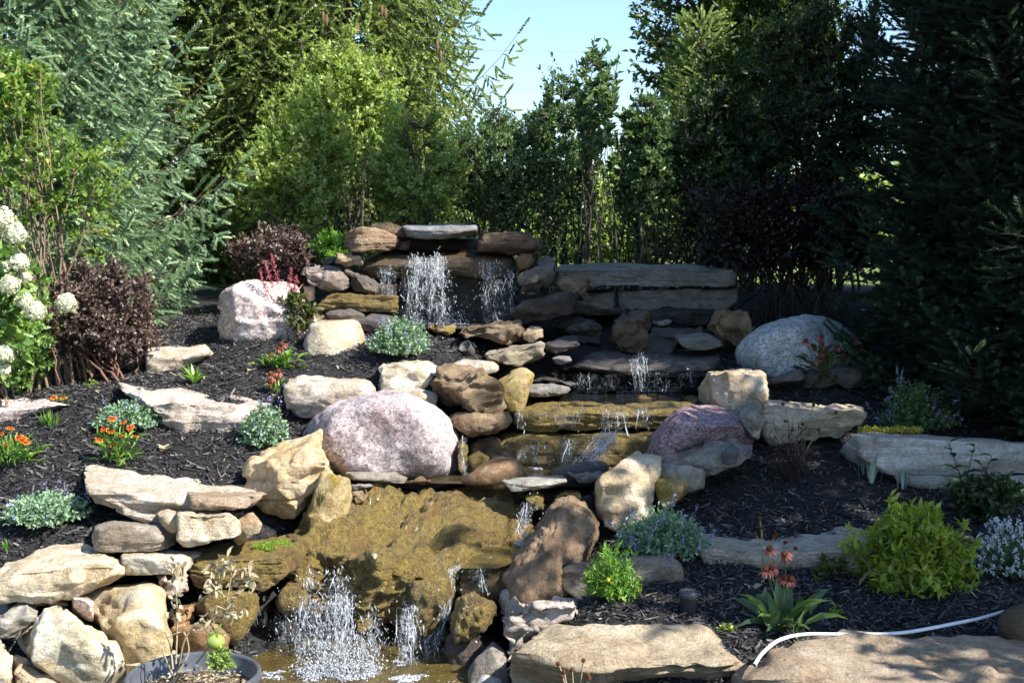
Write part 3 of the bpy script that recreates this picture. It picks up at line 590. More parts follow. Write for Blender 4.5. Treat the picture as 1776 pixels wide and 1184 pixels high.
# ---- bank towards the front
R('boulder','upright cream tan stone lit by sun at the pool outlet','tan',6.4,7.0,'1035,832 1066,806,.1 1082,788,.15 1120,784,.2 1142,792,.2 1140,842,.2 1136,880,.15 1120,887 1080,897 1060,908 1041,892','1090,781 1140,786',cat='boulder',base=.1,tint=(1.02,.88,.74),**BLK)
R('rock','tan and rust stone tucked behind the upright cream stone','tanmoss',6.55,6.95,'1136,838 1146,826 1166,818 1196,836 1181,851 1155,869 1138,870','',tint=(1,.85,.6),base=.05,**RND)
R('rock','rounded grey stone between the upright cream stone and the mottled grey one','slate',6.7,7.1,'1138,806 1160,795 1210,796 1227,816 1222,832 1190,838 1150,826','',tint=(1.5,1.45,1.3),base=.05,**RND)
R('boulder','leaning brown triangular boulder beside the small side pool','brown',5.85,6.6,'962,873,.3 986,863,.35 1010,874,.3 1036,906,.3 1042,932,.3 1032,962,.2 1011,982,.15 980,1002,.1 960,1022 905,1026 880,1010 890,985,.1 910,960,.2 930,935,.25 948,897,.3','',cat='boulder',base=.12,sub=6,tint=(1.25,1.12,1.05),p=10,amp=.05,fr=2.8,cracks=.7)
R('rock','smooth grey tan stone behind the bushy green daisy plant','drab',5.8,6.25,'966,1000 985,981 1022,972 1100,966 1162,968 1186,981 1186,1023 1100,1030 1030,1032 975,1024','1000,968 1100,961 1165,963',tint=(1.1,1.08,1.02),base=.08,p=14,amp=.015,chips=5,cracks=.2)
R('rock','whitish weathered stone with broken face at the end of the brown slab','white',5.4,6.0,'866,1040 885,1034 1000,1035 1012,1042 990,1050 960,1068 938,1088 905,1117 880,1125 855,1107 860,1080','876,1021 890,1018 1000,1020 1015,1030',base=.1,tint=(.98,.93,.9),**ROUGH)
R('stone_slab','large flat brown tan front slab with broken front edge','drab',4.9,5.4,'884,1122 920,1134 1060,1141 1150,1146 1300,1164 1306,1176 1150,1164 920,1156 880,1140 1290,1215,.4 1150,1225,.4 890,1240,.3','936,1082 1040,1064 1100,1066 1180,1086 1290,1114 1313,1126',tint=(1.4,1.33,1.25),under=(.055,.14),p=36,amp=.014,st=.02,fr=3,nst=2.5,cracks=.4,chips=3,frac=.02,sub=6,base=.1)
R('rock','round grey boulder at the edge of the bottom pool','slate',5.35,5.8,'810,1165 835,1127 856,1108 878,1122 884,1185 860,1215 815,1215','',tint=(1.25,1.25,1.2),base=.05,**RND)
R('rock','pale bluish stone at the bottom edge below the grey boulder','slate',5.15,5.4,'812,1192 838,1170 868,1177 880,1205 860,1230 815,1230','',tint=(1.7,1.75,1.75),sub=4,**RND)
R('rock','small rusty stone at the waterline of the bottom pool','brown',5.3,5.5,'780,1190 795,1172 812,1180 815,1205 785,1210','',sub=4,tint=(1.2,.9,.8),**BLK)
R('stone_slab','large flat front slab with the white hose lying across it','drab',4.55,5.15,'1293,1172 1420,1186 1560,1192 1776,1200 1900,1205 1900,1290 1500,1290 1295,1285','1312,1146 1380,1106 1420,1098 1630,1098 1700,1112 1780,1140 1900,1160',tint=(1.2,1.13,1.03),under=(.06,.08),p=36,amp=.018,st=.02,nst=2.5,cracks=.6,chips=2,frac=.02,sub=6)
R('boulder','dark brown rounded boulder at the edge of the bed where the hose ends','drab',5.15,5.7,'1738,1075 1748,1052 1775,1040 1830,1040 1850,1090 1830,1120 1770,1118 1745,1100','',cat='boulder',tint=(.5,.42,.36),base=.05,**RND)
R('stone_slab','smooth pale step slab between catmint and the golden shrub','white',6.0,6.7,'1204,957 1240,948 1330,952 1480,945 1560,945 1560,985 1380,990 1300,991 1215,982','1240,913 1330,911 1480,911 1560,912',tint=(.9,.86,.82),p=26,amp=.016,st=.03,chips=3,cracks=.3,sub=6,base=.05,frac=.02)
# ---- left front wall
R('stone_slab','flat cream layered slab on the mulch behind the low stone wall','white',6.1,6.8,'143,841 215,857 280,872 330,880 420,868 420,885 300,893 240,894 180,886 147,862','150,832 240,816 300,821 415,846',tint=(1.08,1,.92),p=40,amp=.014,st=.1,nst=4,chips=2,frac=.014,sub=6,base=.05)
R('rock','flat buff stone resting on top of the square tan wall block','drab',5.85,6.25,'318,866 335,862 440,861 443,870 430,882 340,885 322,880','330,857 440,854',tint=(1.35,1.22,1.1),p=26,amp=.018,chips=6,frac=.02)
R('rock','square tan wall block under the flat buff stone','tan',5.75,6.25,'307,892 380,889 405,893 415,906 413,946 380,954 320,954 307,938','312,885 405,884',tint=(.98,.88,.76),p=44,mrg=.9,steps=4,stepa=.6,amp=.012,chips=4,frac=.016,top=.12)
R('rock','narrow pale stone at the end of the square tan wall block','tan',5.85,6.2,'274,886 290,881 312,885 312,937 295,932 280,906','',sub=4,tint=(1.05,1,.92),**BLK)
R('rock','orange tinged stone between square tan wall block and the stream','tan',5.9,6.3,'406,887 440,882 452,905 446,922 413,943 402,925','',tint=(.85,.68,.48),**RND)
R('rock','smooth rounded grey stone on top of the low wall','slate',5.8,6.35,'155,932 165,917 190,909 240,908 285,913 294,936 286,956 240,959 200,947 160,947','175,906 240,902 280,907',tint=(1.35,1.22,1.08),p=8,amp=.022,st=.03,chips=4)
R('boulder','long weathered block forming the top of the low wall','tan',5.45,6.0,'-10,1000 5,992 75,985 140,980 200,975 207,985 204,1002 160,1024 80,1037 10,1047 -10,1030','28,955 75,944 140,944 190,953 205,964',cat='boulder',tint=(.98,.9,.78),sub=6,p=44,mrg=.92,steps=4,stepa=.6,amp=.012,chips=3,cracks=.4,frac=.016)
R('rock','bright cream wall stone under the smooth rounded grey stone','tan',5.6,6.05,'204,970 215,966 295,964 318,972 319,982 270,992 235,997 204,992','215,959 300,957',tint=(1.15,1.18,1.18),p=12,amp=.02)
R('rock','pitted tan stone under the bright cream wall stone','tan',5.55,5.95,'272,990 318,983 331,1001 329,1022 300,1032 284,1032','',tint=(.9,.82,.74),sub=4,**ROUGH)
R('boulder','big angular tan block with a shadowed edge in the low wall','tan',5.35,5.95,'152,1032,.2 172,1016,.15 222,1006,.05 267,991,.1 282,1002,.1 285,1041,.05 299,1071 299,1112 262,1132 216,1150 203,1122,.05 166,1077,.2 152,1052,.2','',cat='boulder',tint=(1,.9,.72),p=44,mrg=.9,steps=5,stepa=1,amp=.014,chips=5,cracks=.4,frac=.03,top=.1,base=.1)
R('boulder','biggest bright cream boulder at the foot of the low wall','tan',5.05,5.65,'24,1102,.1 60,1062,.1 72,1042,.15 100,1033,.15 126,1051,.1 167,1097,.1 198,1117,.1 204,1142 216,1162 214,1200 140,1200 88,1162 48,1142','',cat='boulder',tint=(1.15,1.12,1.02),sub=6,p=44,mrg=.93,steps=4,stepa=.5,amp=.014,chips=4,cracks=.3,frac=.022,nfr=14,top=.05)
R('rock','greenish grey stone behind the biggest cream boulder','slate',5.3,5.6,'-15,1082 20,1051 46,1041 62,1055 32,1090 22,1117 -15,1112','',tint=(1.6,1.6,1.4),**BLK)
R('rock','cream stone in the bottom corner of the low wall','tan',4.95,5.3,'-20,1108 10,1111 24,1122 22,1215 -20,1215','',tint=(1.15,1.1,1),**BLK)
R('rock','buff stone under the biggest bright cream boulder','tan',4.98,5.4,'22,1128 60,1152 140,1184 150,1225 20,1225','',tint=(.95,.88,.76),**BLK)
R('rock','small pink granite stone between the two biggest wall boulders','pink',5.4,5.7,'120,1042 130,1027 151,1030 165,1055 162,1075 145,1068','',sub=4,tint=(1.1,.95,.9),**RND)
R('rock','thin tan sliver stone wedged under the long weathered block','tan',5.55,5.9,'20,1048 60,1038 112,1030 118,1045 70,1050','',sub=4,tint=(.85,.72,.55),**BLK)
R('rock','small grey stone under the long weathered block at the picture edge','slate',5.5,5.8,'-20,1052 8,1046 20,1056 -5,1080 -20,1085','',sub=4,tint=(1.4,1.4,1.4),**RND)
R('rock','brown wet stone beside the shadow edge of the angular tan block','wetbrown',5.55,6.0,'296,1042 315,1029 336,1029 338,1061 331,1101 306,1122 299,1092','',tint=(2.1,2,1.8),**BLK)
R('rock','mossy golden brown rock under the flat mossy ledge','algae',5.6,6.2,'334,1032 360,1023 441,1021 446,1041 432,1106 411,1122 370,1102 338,1062','',tint=(1.5,1.25,.9),p=10,amp=.03)
R('rock','low brown rock behind the plant pot','wetbrown',5.5,5.9,'312,1090 360,1080 390,1108 385,1140 320,1150 300,1125','',tint=(2,1.9,1.7),p=10,amp=.03)
R('rock','flat tan stone at the foot of the angular tan block','tan',5.3,5.6,'215,1150 262,1133 300,1120 312,1140 300,1165 225,1175','',sub=4,tint=(.75,.64,.45),**BLK)
R('stone_slab','flat mossy ledge beside the great golden rock','algae',5.8,6.5,'333,968 400,966 490,962 500,1000 470,1018 400,1022 340,1022','350,945 420,928 520,922 560,930',sub=6,p=14,amp=.03,st=.05,nst=3,tint=(1.5,1.25,.9))
R('boulder','great golden brown algae covered rock in the middle of the stream','algae',5.95,7.05,'486,985,.25 540,988 600,1003 650,1003 700,1022 770,1008 795,975,.25 850,942,.5 905,925,.75 925,880,.9 778,1062,.1 768,1096 720,1106 660,1092 600,1086,.05 520,1062,.1 482,1050,.15 520,930,.5 580,898,.75','610,848 640,838 760,835 870,838 922,862',cat='boulder',sub=6,p=12,amp=.085,fr=3.8,cracks=.9,chips=12,st=.02,nst=4,frac=.05,nfr=40,steps=5,stepa=.75,seed=907,tint=(1.95,1.52,1.0))
R('rock','golden wet lobe hanging under the front edge of the great golden rock','algae',5.85,6.3,'712,1022 745,1008 782,1000 786,1030 770,1075 745,1108 722,1100 710,1060','',tint=(1.5,1.25,.9),p=8,amp=.04)
R('rock','brown mossy knob under the outer front corner of the great golden rock','algae',5.85,6.3,'482,1030 500,1010 535,1015 530,1050 505,1066 484,1060','',tint=(1.5,1.25,.9),p=8,amp=.04,sub=4)
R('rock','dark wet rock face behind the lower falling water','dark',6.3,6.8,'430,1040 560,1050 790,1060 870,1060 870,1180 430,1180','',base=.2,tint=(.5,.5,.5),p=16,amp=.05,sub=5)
R('rock','dark sloping slab behind the lower falling water','dark',6.0,6.5,'440,1120 470,1075 530,1070 545,1130 530,1150 445,1150','',tint=(1,1,1.1),p=16,amp=.02)
R('rock','small golden mossy stone under the slate plate','algae',6.55,6.95,'908,858 930,847 946,862 942,882 916,882','',sub=4,**RND)
R('rock','dark mossy lump behind the leaning triangular boulder','algaedark',6.7,7.1,'955,862 970,848 1005,850 1010,880 980,890 958,880','',sub=4,**RND)
R('rock','dark wet stone under the pale slate plate edge','dark',6.75,7.2,'930,850 985,840 1040,842 1050,900 1010,900 940,890','',tint=(1.1,1,.9),base=.1,**BLK)
R('rock','knobbly golden brown rock beside the bottom pool','algae',5.6,6.1,'778,1062 795,1036 825,1023 862,1041 869,1066 850,1087 820,1102 790,1112 779,1092','',p=8,amp=.06,fr=3,cracks=.8,tint=(1.45,1.2,.9))
R('rock','dark wet rock under the knobbly golden brown rock','dark',5.65,6.1,'768,1100 800,1105 860,1085 870,1110 838,1128 812,1165 780,1180 762,1150','',base=.1,tint=(.9,.8,.7),**BLK)
R('rock','wet brown spill stone below the small side pool','algaedark',5.95,6.4,'792,992 830,978 885,976 890,1000 862,1040 815,1044 795,1020','',base=.1,tint=(1.2,1.1,1),**RND)
# ---- middle
R('boulder','huge pink speckled granite dome at the edge of the middle pool','pink',6.9,7.95,'520,765 528,740 548,714 600,692 650,682 690,682 737,698 767,721 787,756 795,792 787,812 720,822 600,822 560,805 530,790','',cat='boulder',sub=6,base=.05,tint=(.9,.855,.845),dome=.74,steps=0,mrg=.985,p=8,amp=.035,fr=1.4,chips=4,cracks=0,rag=1.4,frac=.008)
R('boulder','stepped layered golden tan boulder in front of the pink dome','tan',6.45,7.1,'414,822,.2 436,800,.15 470,790,.1 520,772,.05 572,768 575,792 575,830 548,845 522,872 505,882 450,887 428,855,.1 432,832,.15','440,790 500,764 520,748 571,744',cat='boulder',base=.05,tint=(1,.74,.45),seed=4,sub=6,p=30,amp=.02,fr=2.6,st=.08,nst=4,chips=8,cracks=.4,frac=.03,nfr=20,top=.0,mrg=.93,steps=6,stepa=.9)
R('rock','upright mossy tan stone at the rim of the great golden rock','tanmoss',6.4,6.8,'524,892 546,842 561,821 596,818 607,850 607,876 572,893 532,902','',base=.08,tint=(1,.92,.75),p=9,amp=.03)
R('stone_slab','thin grey slate plate lying at the front of the middle pool','slate',6.75,7.15,'596,824 612,820 680,822 705,830 700,839 640,836 600,834','610,816 685,815 715,826',tint=(1.25,1.18,1.08),p=20,amp=.015,st=.05,nst=2)
R('rock','pale flat stone leaning against the pink granite dome','tan',6.95,7.25,'640,814 655,798 692,800 712,813 700,819','',sub=4,tint=(1.05,1,.92),**BLK)
R('rock','small brown stone propping up the thin slate plate','brown',6.6,6.9,'609,847 640,841 636,866 618,877 608,866','',sub=4,tint=(1.2,1.1,.95),**BLK)
R('rock','thin dark slate chip under the slate plate','slate',6.7,6.95,'600,838 640,835 648,842 620,848 602,845','',sub=4,**BLK)
R('rock','little rough brown stone at the rim of the middle pool','brown',6.7,6.95,'706,836 730,825 750,835 736,842','',sub=4,tint=(.9,.75,.55),**ROUGH)
R('rock','pale rugged block between the mulch and the pink granite dome','white',7.45,8.0,'490,668 507,661 560,662 625,665 645,668 646,688 592,703 522,719 495,712','506,656 535,650 570,654 628,656 646,661',tint=(1.05,.98,.88),base=.05,p=30,amp=.03,fr=2.6,cracks=.7,chips=6,frac=.035)
R('stone_slab','long pale stepped slab in the mulch behind the orange flowers','white',7.25,8.0,'195,686 262,698 300,706 345,712 445,708 455,730 420,740 380,750 330,752 285,738 215,702','205,674 290,671 335,679 445,694',tint=(1.06,.98,.93),sub=6,base=.05,p=30,amp=.025,fr=2.8,st=.04,chips=5,cracks=.5,frac=.035)
R('rock','square cream block beside the trimmed purple bush','tan',8.55,9.1,'255,612 340,606 366,606 330,632 290,647 258,652','260,599 340,599 362,601',tint=(1.05,1.05,1),base=.1,**dict(BLK,steps=1,stepa=.4,chips=3,rag=.5))
R('rock','low flat pink stone half buried in mulch at the picture edge','pink',7.5,8.2,'-30,710 50,700 90,700 123,702 80,718 40,730 -30,738','-30,690 50,687 95,692',tint=(1.2,1.08,1.02),base=.05,p=9,amp=.025)
R('boulder','tall pale pink granite boulder with a shaded side in front of the far purple bush','pink',8.8,9.6,'372,592,.25 373,530,.35 384,500,.4 402,497,.0 410,484,.2 460,480,.25 545,498,.35 550,530,.2 545,572,.1 520,590 480,600 408,604,.0','',cat='boulder',sub=6,base=.1,tint=(1.08,1,.95),p=26,amp=.02,chips=6,cracks=.2,frac=.018)
R('rock','small pale layered stone between pink granite boulder and grey wedge stone','white',9.2,9.6,'526,497 547,495 549,521 530,525','',sub=4,tint=(.95,.85,.75),**SLAB)
R('rock','smooth brown dome stone sitting in the middle pool','wetbrown',6.85,7.35,'800,834 850,799 890,794 916,813 920,828 880,836','',base=.05,tint=(1.9,1.7,1.45),p=6,amp=.02)
R('rock','small upright stone with water trickling over it beside the pink dome','algae',7.1,7.4,'792,762 800,753 811,760 814,802 800,807 793,800','',sub=4,base=.05,tint=(1.2,1.1,1),**BLK)
R('rock','dark slate behind the smooth brown dome stone','dark',7.3,7.7,'838,777 870,770 902,791 862,797','',sub=4,tint=(1.4,1.4,1.5),base=.1,**BLK)
R('rock','golden wet stone at the back of the middle pool','algae',7.2,7.6,'808,790 830,778 850,790 840,806 810,808','',sub=4,base=.05,**RND)
R('rock','dark mossy stone under the squat brown stone','algaedark',7.35,7.8,'812,765 830,752 862,752 880,768 862,786 820,786','',sub=4,base=.1,**RND)
R('stone_slab','pale grey slate plate tilted at the outlet of the middle pool','slate',6.55,6.95,'869,846 900,840 980,830 986,835 940,848 900,853 875,852','900,831 980,822',tint=(1.45,1.42,1.3),p=20,amp=.015,st=.05,nst=2)
R('rock','flat grey slab beside the tilted slate plate','slate',6.85,7.2,'984,820 1040,822 1052,833 1000,838','990,813 1045,815',sub=4,tint=(1.3,1.28,1.2),**BLK)
# ---- stepped ledges
R('stone_slab','dark upper step ledge with thin streams of water running off it','dark',8.35,9.2,'978,632 1060,634 1130,630 1236,632 1238,645 1150,652 1060,650 985,650','1000,606 1120,602 1245,608',tint=(1,1,1.1),sub=6,p=10,amp=.02,st=.03,base=.02)
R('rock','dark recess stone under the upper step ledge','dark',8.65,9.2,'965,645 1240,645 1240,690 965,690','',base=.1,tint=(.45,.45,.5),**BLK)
R('stone_slab','golden middle step ledge streaked with falling water','algae',7.6,8.5,'886,712 950,714 1000,717 1060,716 1150,710 1190,702 1200,735 1150,748 1000,746 890,738','930,694 1000,688 1200,684',sub=6,p=11,amp=.035,st=.04,nst=3,tint=(1.6,1.35,.9))
R('stone_slab','dark golden lowest step ledge above the middle pool','algae',7.35,8.0,'848,765 900,758 1000,758 1120,752 1150,760 1140,800 1040,815 960,818 880,800 855,785','860,752 1000,746 1150,744',sub=6,base=.1,p=11,amp=.03,st=.03,tint=(1.2,1.05,.75))
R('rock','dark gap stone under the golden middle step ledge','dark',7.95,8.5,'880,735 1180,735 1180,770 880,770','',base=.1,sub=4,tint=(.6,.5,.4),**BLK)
R('rock','dark wet rock beside the square tan block at the golden ledge','algaedark',7.75,8.2,'1170,705 1195,690 1232,695 1236,725 1200,738 1172,730','',base=.1,**BLK)
R('rock','dark wet rock at the foot of the lowest step ledge','dark',7.0,7.4,'955,815 990,796 1045,795 1065,812 1030,830 965,828','',sub=4,base=.05,tint=(1.2,1.2,1.25),**RND)
# ------------------------------------------------------------------ water
def pool(name, label, m, z, poly):
    P = np.array([atz(x, y, z) for x, y in pts(poly)]); bm = bmesh.new()
    f = bm.faces.new([bm.verts.new(p) for p in P])
    if f.normal.z < 0: bmesh.ops.reverse_faces(bm, faces=[f])
    bm.normal_update()
    if bm.faces[:][0].normal.z < 0: bmesh.ops.reverse_faces(bm, faces=bm.faces[:])
    bmesh.ops.triangulate(bm, faces=bm.faces[:])
    me = bpy.data.meshes.new(name); bm.to_mesh(me); bm.free(); me.materials.append(M[m])
    o = bpy.data.objects.new(name, me); link(o); tag(o, label, 'water', kind='structure'); return o
ZB = 0.0; ZM = at(790, 834, 6.95)[2]; ZS = at(1100, 686, 8.3)[2]; ZU = at(800, 566, 9.2)[2]; ZT = at(1120, 618, 8.8)[2]; ZP = at(870, 958, 6.25)[2]
pool('pool_water', 'bottom pool of the stream with foam under the lower fall', 'pool', ZB, '230,1330 200,1240 290,1130 330,1100 440,1085 600,1080 790,1085 880,1105 900,1330')
pool('pool_water', 'clear middle pool in front of the huge pink dome', 'clearpool', ZM, '615,840 640,818 720,800 800,780 900,780 1000,795 1060,812 1050,834 960,838 870,840 780,838 700,837')
pool('pool_water', 'dark pool under the upper step ledge', 'darkpool', ZS, '890,700 930,670 1000,660 1240,660 1245,690 1200,698 1060,703 960,703')
pool('pool_water', 'upper basin at the foot of the top fall', 'darkpool', ZU, '690,566 700,540 900,540 930,556 900,566 800,570 745,570')
pool('pool_water', 'small side pool between great golden rock and triangular boulder', 'pool', ZP, '800,985 835,950 870,930 925,930 930,955 900,975 860,985')
def fall(label, m, streams, seed, drops=300, dropr=.004, spread=.05, brk=.45, dens=1.0):
    """streams: (x0,y0,Y0, x1,y1,Y1, count, radius, half width at top, half width at the foot)"""
    rng = np.random.default_rng(seed); mb = MB(); pc = []
    for (x0, y0, Y0, x1, y1, Y1, n, rad, hw0, hw1) in streams:
        n_ = n; n = max(2, int(n*.28)); a = at(x0, y0, Y0); b = at(x1, y1, Y1); K = 26
        t = np.linspace(0, 1, K)
        u = np.clip(rng.normal(0, .5, n), -1.1, 1.1); tl = np.clip(rng.uniform(.55, 1.15, n), 0, 1)
        P = np.zeros((n, K, 3))
        tt = t[None]*tl[:, None]
        P[..., 0] = a[0]+u[:, None]*hw0+(b[0]-a[0]+(u*(hw1-hw0))[:, None])*tt
        P[..., 1] = a[1]+(b[1]-a[1])*np.sqrt(tt)+rng.normal(0, .018, n)[:, None]
        P[..., 2] = a[2]+(b[2]-a[2])*tt**1.25+rng.normal(0, .01, n)[:, None]
        n0 = n; P[..., 0] += rng.normal(0, .028*min(1, hw1/.06), n)[:, None]*tt
        w_ = perlin(np.stack([P[..., 0].ravel()*9, P[..., 2].ravel()*9, np.repeat(rng.random(n)*50, K)], -1)).reshape(n, K)
        w2 = perlin(np.stack([P[..., 0].ravel()*30, P[..., 2].ravel()*26+9, np.repeat(rng.random(n)*50, K)], -1)).reshape(n, K)
        ln = float(np.linalg.norm(b-a)); P[..., 0] += (w_*.03*min(1, ln/.45)+w2*.012*min(1, ln/.3))*(.2+t[None]); small = n_ == 9; dn_ = dens*(.45 if small else 1); P[..., 1] += w_[:, ::-1]*.02*min(1, ln/.4)
        rr = perlin(np.stack([np.repeat(rng.random(n)*90, K), P[..., 2].ravel()*14, np.repeat(rng.random(n)*9, K)], -1)).reshape(n, K)
        rr = np.clip(rr+brk, 0.0, 1)**1.0*rad*.5*rng.uniform(.2, 1.5, n)[:, None]+.0003
        tubes(mb, P, rr, 5, 0, rng.random(n))
        for ly in range(3 if n_ >= 30 else 2):                # thin broken sheets of water, one behind the other
            nx, nz = 22, 26; gu, gt = np.meshgrid(np.linspace(-1, 1, nx), np.linspace(0, 1, nz)); wob = rng.random(3)*40; hx = 1.25
            X = a[0]+(b[0]-a[0])*gt+gu*(hw0+(hw1-hw0)*gt)*hx; Yv = a[1]+(b[1]-a[1])*np.sqrt(gt)-.014*ly+.006; Z = a[2]+(b[2]-a[2])*gt**1.25
            q_ = np.stack([X.ravel()*7, Z.ravel()*5, X.ravel()*0+ly], -1)+wob; X = X+(perlin(q_)*.03).reshape(X.shape)*min(1, ln/.4); Yv = Yv+(perlin(q_+9)*.03).reshape(X.shape)*min(1, ln/.4); q3 = perlin(q_*2.5).reshape(X.shape)
            ed = np.clip((1-np.abs(gu))*1.7+perlin(q_*1.7+31).reshape(X.shape)*.7-.12, 0, 1)*np.clip((1.02-gt)*5, .35, 1)*np.clip(gt*12+.2, 0, 1)*np.clip(.8+q3*1.1, 0, 1.15)*dn_*(.62 if ln < .25 else 1)
            ii_ = (np.arange(nz-1)[:, None]*nx+np.arange(nx-1)[None]).ravel(); mb.add(np.stack([X.ravel(), Yv.ravel(), Z.ravel()], -1), np.stack([ii_, ii_+1, ii_+nx+1, ii_+nx], -1), 1, ed.ravel())
        k = rng.integers(0, K, drops*n_//75+2); ii = rng.integers(0, n, len(k))
        pc.append(P[ii, k]+rng.normal(0, 1, (len(k), 3))*np.array([spread, .04, spread])*(.3+t[k])[:, None])
    pc = np.concatenate(pc); N = len(pc); s = dropr*.6*(.35+rng.random(N)**2*1.5); e = 1+rng.random(N)**2*6
    ov = np.array([[1, 0, 0], [-1, 0, 0], [0, 1, 0], [0, -1, 0], [0, 0, 1], [0, 0, -1.]]); of = np.array([[0, 2, 4], [2, 1, 4], [1, 3, 4], [3, 0, 4], [2, 0, 5], [1, 2, 5], [3, 1, 5], [0, 3, 5]])
    ev = np.eye(3); tx = rng.normal(0, .4, N)
    V, F, r = scatter(ov, of, pc, np.outer(s, ev[0]), np.outer(s, ev[1]), np.stack([tx*s*e, 0*s, s*e], -1), rng.random(N)); mb.add(V, F, 0, r)
    o = mb.build('waterfall', [M[m], M['veil']], None, True); tag(o, label, 'waterfall', 'falling water of the stream', 'structure'); return o
fall('white curtain of water pouring from under the slate cap into the upper basin', 'fall', [
 (722,446,9.43,716,562,9.15,30,.007,.07,.09), (758,444,9.43,760,562,9.12,46,.0075,.075,.095), (748,446,9.45,748,510,9.25,24,.008,.11,.12), (852,455,9.43,856,560,9.18,16,.005,.06,.075), (842,452,9.43,850,562,9.18,9,.008,.025,.035), (672,462,9.4,668,545,9.3,6,.003,.08,.08), (880,470,9.45,880,555,9.25,7,.004,.05,.06)], 1, 900, .0042, .05, .3)
fall('smooth tongue and fine streams of water off the dark upper step ledge', 'fall', [
 (1106,622,8.27,1113,678,8.12,26,.0065,.05,.045), (1110,606,8.7,1108,624,8.3,10,.005,.04,.05), (1030,648,8.27,1030,678,8.22,9,.0017,.2,.2), (1168,646,8.27,1170,678,8.22,9,.0017,.17,.17), (1196,638,8.27,1196,674,8.22,7,.005,.02,.02)], 2, 200, .003, .02, .35)
fall('bright streams running down the golden middle step ledge', 'fall', [
 (1000,713,7.47,996,745,7.38,12,.0035,.03,.03), (1048,712,7.47,1050,752,7.36,14,.005,.03,.04), (1075,712,7.47,1078,756,7.36,14,.005,.04,.05), (1110,710,7.47,1112,748,7.36,12,.004,.04,.04), (960,713,7.47,955,742,7.38,10,.003,.1,.1), (900,714,7.47,902,745,7.4,4,.003,.03,.03)], 3, 260, .0035, .03, .35)
fall('diagonal white rush of water down the lowest step ledge', 'fall', [
 (1062,748,7.3,1024,808,7.08,40,.007,.05,.06), (1045,760,7.25,1010,812,7.05,24,.006,.05,.08), (920,770,7.2,915,800,7.12,10,.004,.08,.08), (985,765,7.22,980,806,7.12,6,.004,.05,.05)], 4, 300, .004, .04, .4)
fall('splashing white lower fall pouring off the great golden rock', 'fall', [
 (590,1000,5.93,588,1045,5.85,12,.005,.05,.07), (540,1003,5.93,533,1045,5.85,6,.004,.02,.03), (530,1040,5.86,520,1150,5.72,22,.005,.05,.08), (556,1045,5.86,556,1160,5.7,26,.0055,.05,.07), (590,1030,5.85,585,1168,5.66,50,.007,.06,.1), (650,1060,5.86,655,1150,5.75,10,.0035,.05,.07), (495,1065,5.9,492,1130,5.8,6,.003,.03,.04), (610,1100,5.8,600,1172,5.66,30,.006,.1,.16)], 5, 1000, .004, .055, .28, 1.5)
fall('narrow white stream falling beside the golden wet lobe', 'fall', [
 (706,1050,5.86,712,1180,5.65,34,.0055,.04,.06), (745,1100,5.82,752,1170,5.7,12,.0035,.05,.05), (770,1050,5.85,760,1110,5.8,6,.003,.03,.04), (712,1000,5.98,706,1055,5.86,8,.004,.02,.03)], 6, 350, .004, .04, .3, 1.4)
fall('short stream spilling from the small side pool', 'fall', [
 (784,985,5.95,782,1045,5.85,22,.005,.035,.03), (775,1040,5.85,770,1085,5.8,8,.003,.03,.03), (840,985,5.95,842,1025,5.88,8,.003,.06,.06), (800,978,6.05,786,990,5.93,10,.005,.04,.03)], 7, 200, .0035, .03, .35)
fall('thin bright stream dropping into the small side pool', 'fall', [
 (914,872,6.55,908,945,6.3,22,.005,.022,.035), (935,868,6.6,930,885,6.5,6,.004,.02,.02), (905,935,6.32,890,948,6.25,16,.006,.05,.09)], 8, 160, .0035, .03, .4)
fall('tiny trickle running over the small upright stone', 'fall', [(803,757,7.1,806,835,6.98,8,.003,.012,.015)], 9, 60, .003, .015, .4)
fall('fine drips under the flat mossy ledge', 'fall', [(455,1025,5.85,450,1085,5.8,6,.0025,.03,.04), (350,1028,5.8,350,1045,5.78,3,.0025,.01,.01)], 10, 40, .003, .02, .3)
def foam(label, z, spots, seed):
    rng = np.random.default_rng(seed); ps = []
    for (px, py, rx, ry, n) in spots:
        n = int(n*2.4)
        c = atz(px, py, z); r = np.sqrt(rng.random(n))*rng.uniform(.6, 1, n); a = rng.random(n)*6.283
        p = np.stack([c[0]+np.cos(a)*r*rx, c[1]+np.sin(a)*r*ry, np.full(n, z+.002)], -1)
        keep = fbm(p*9+seed, 3) > -.12; ps.append(p[keep])
    p = np.concatenate(ps); N = len(p); s = rng.uniform(.0015, .007, N)
    mb = MB(); V0, F0 = ICO[1]; e = np.eye(3)
    V, F, r = scatter(V0, F0, p, np.outer(s, e[0]), np.outer(s, e[1]), np.outer(s*.5, e[2]), rng.random(N)); mb.add(V, F, 0, r)
    k = N//3; q = p[:k].copy(); q[:, 2] += rng.exponential(.035, k); q[:, :2] += rng.normal(0, .03, (k, 2)); s = rng.uniform(.002, .0045, k)
    V, F, r = scatter(V0, F0, q, np.outer(s, e[0]), np.outer(s, e[1]), np.outer(s*1.4, e[2]), rng.random(k)); mb.add(V, F, 0, r)
    o = mb.build('water_foam', [M['fall']], None, True); tag(o, label, 'foam', None, 'stuff')
foam('foam and splash where the lower fall hits the bottom pool', ZB, [(585,1165,.22,.13,1500), (500,1170,.16,.07,300), (715,1178,.12,.07,500), (670,1150,.15,.05,200), (430,1140,.06,.05,80)], 1)
foam('foam where the step streams enter the middle pool', ZM, [(1015,812,.12,.06,260), (930,812,.15,.06,200)], 2)
foam('foam line under the dark upper step ledge', ZS, [(1113,678,.3,.03,300), (1040,680,.2,.02,120)], 3)
foam('foam in the small side pool', ZP, [(900,945,.1,.05,260)], 4)
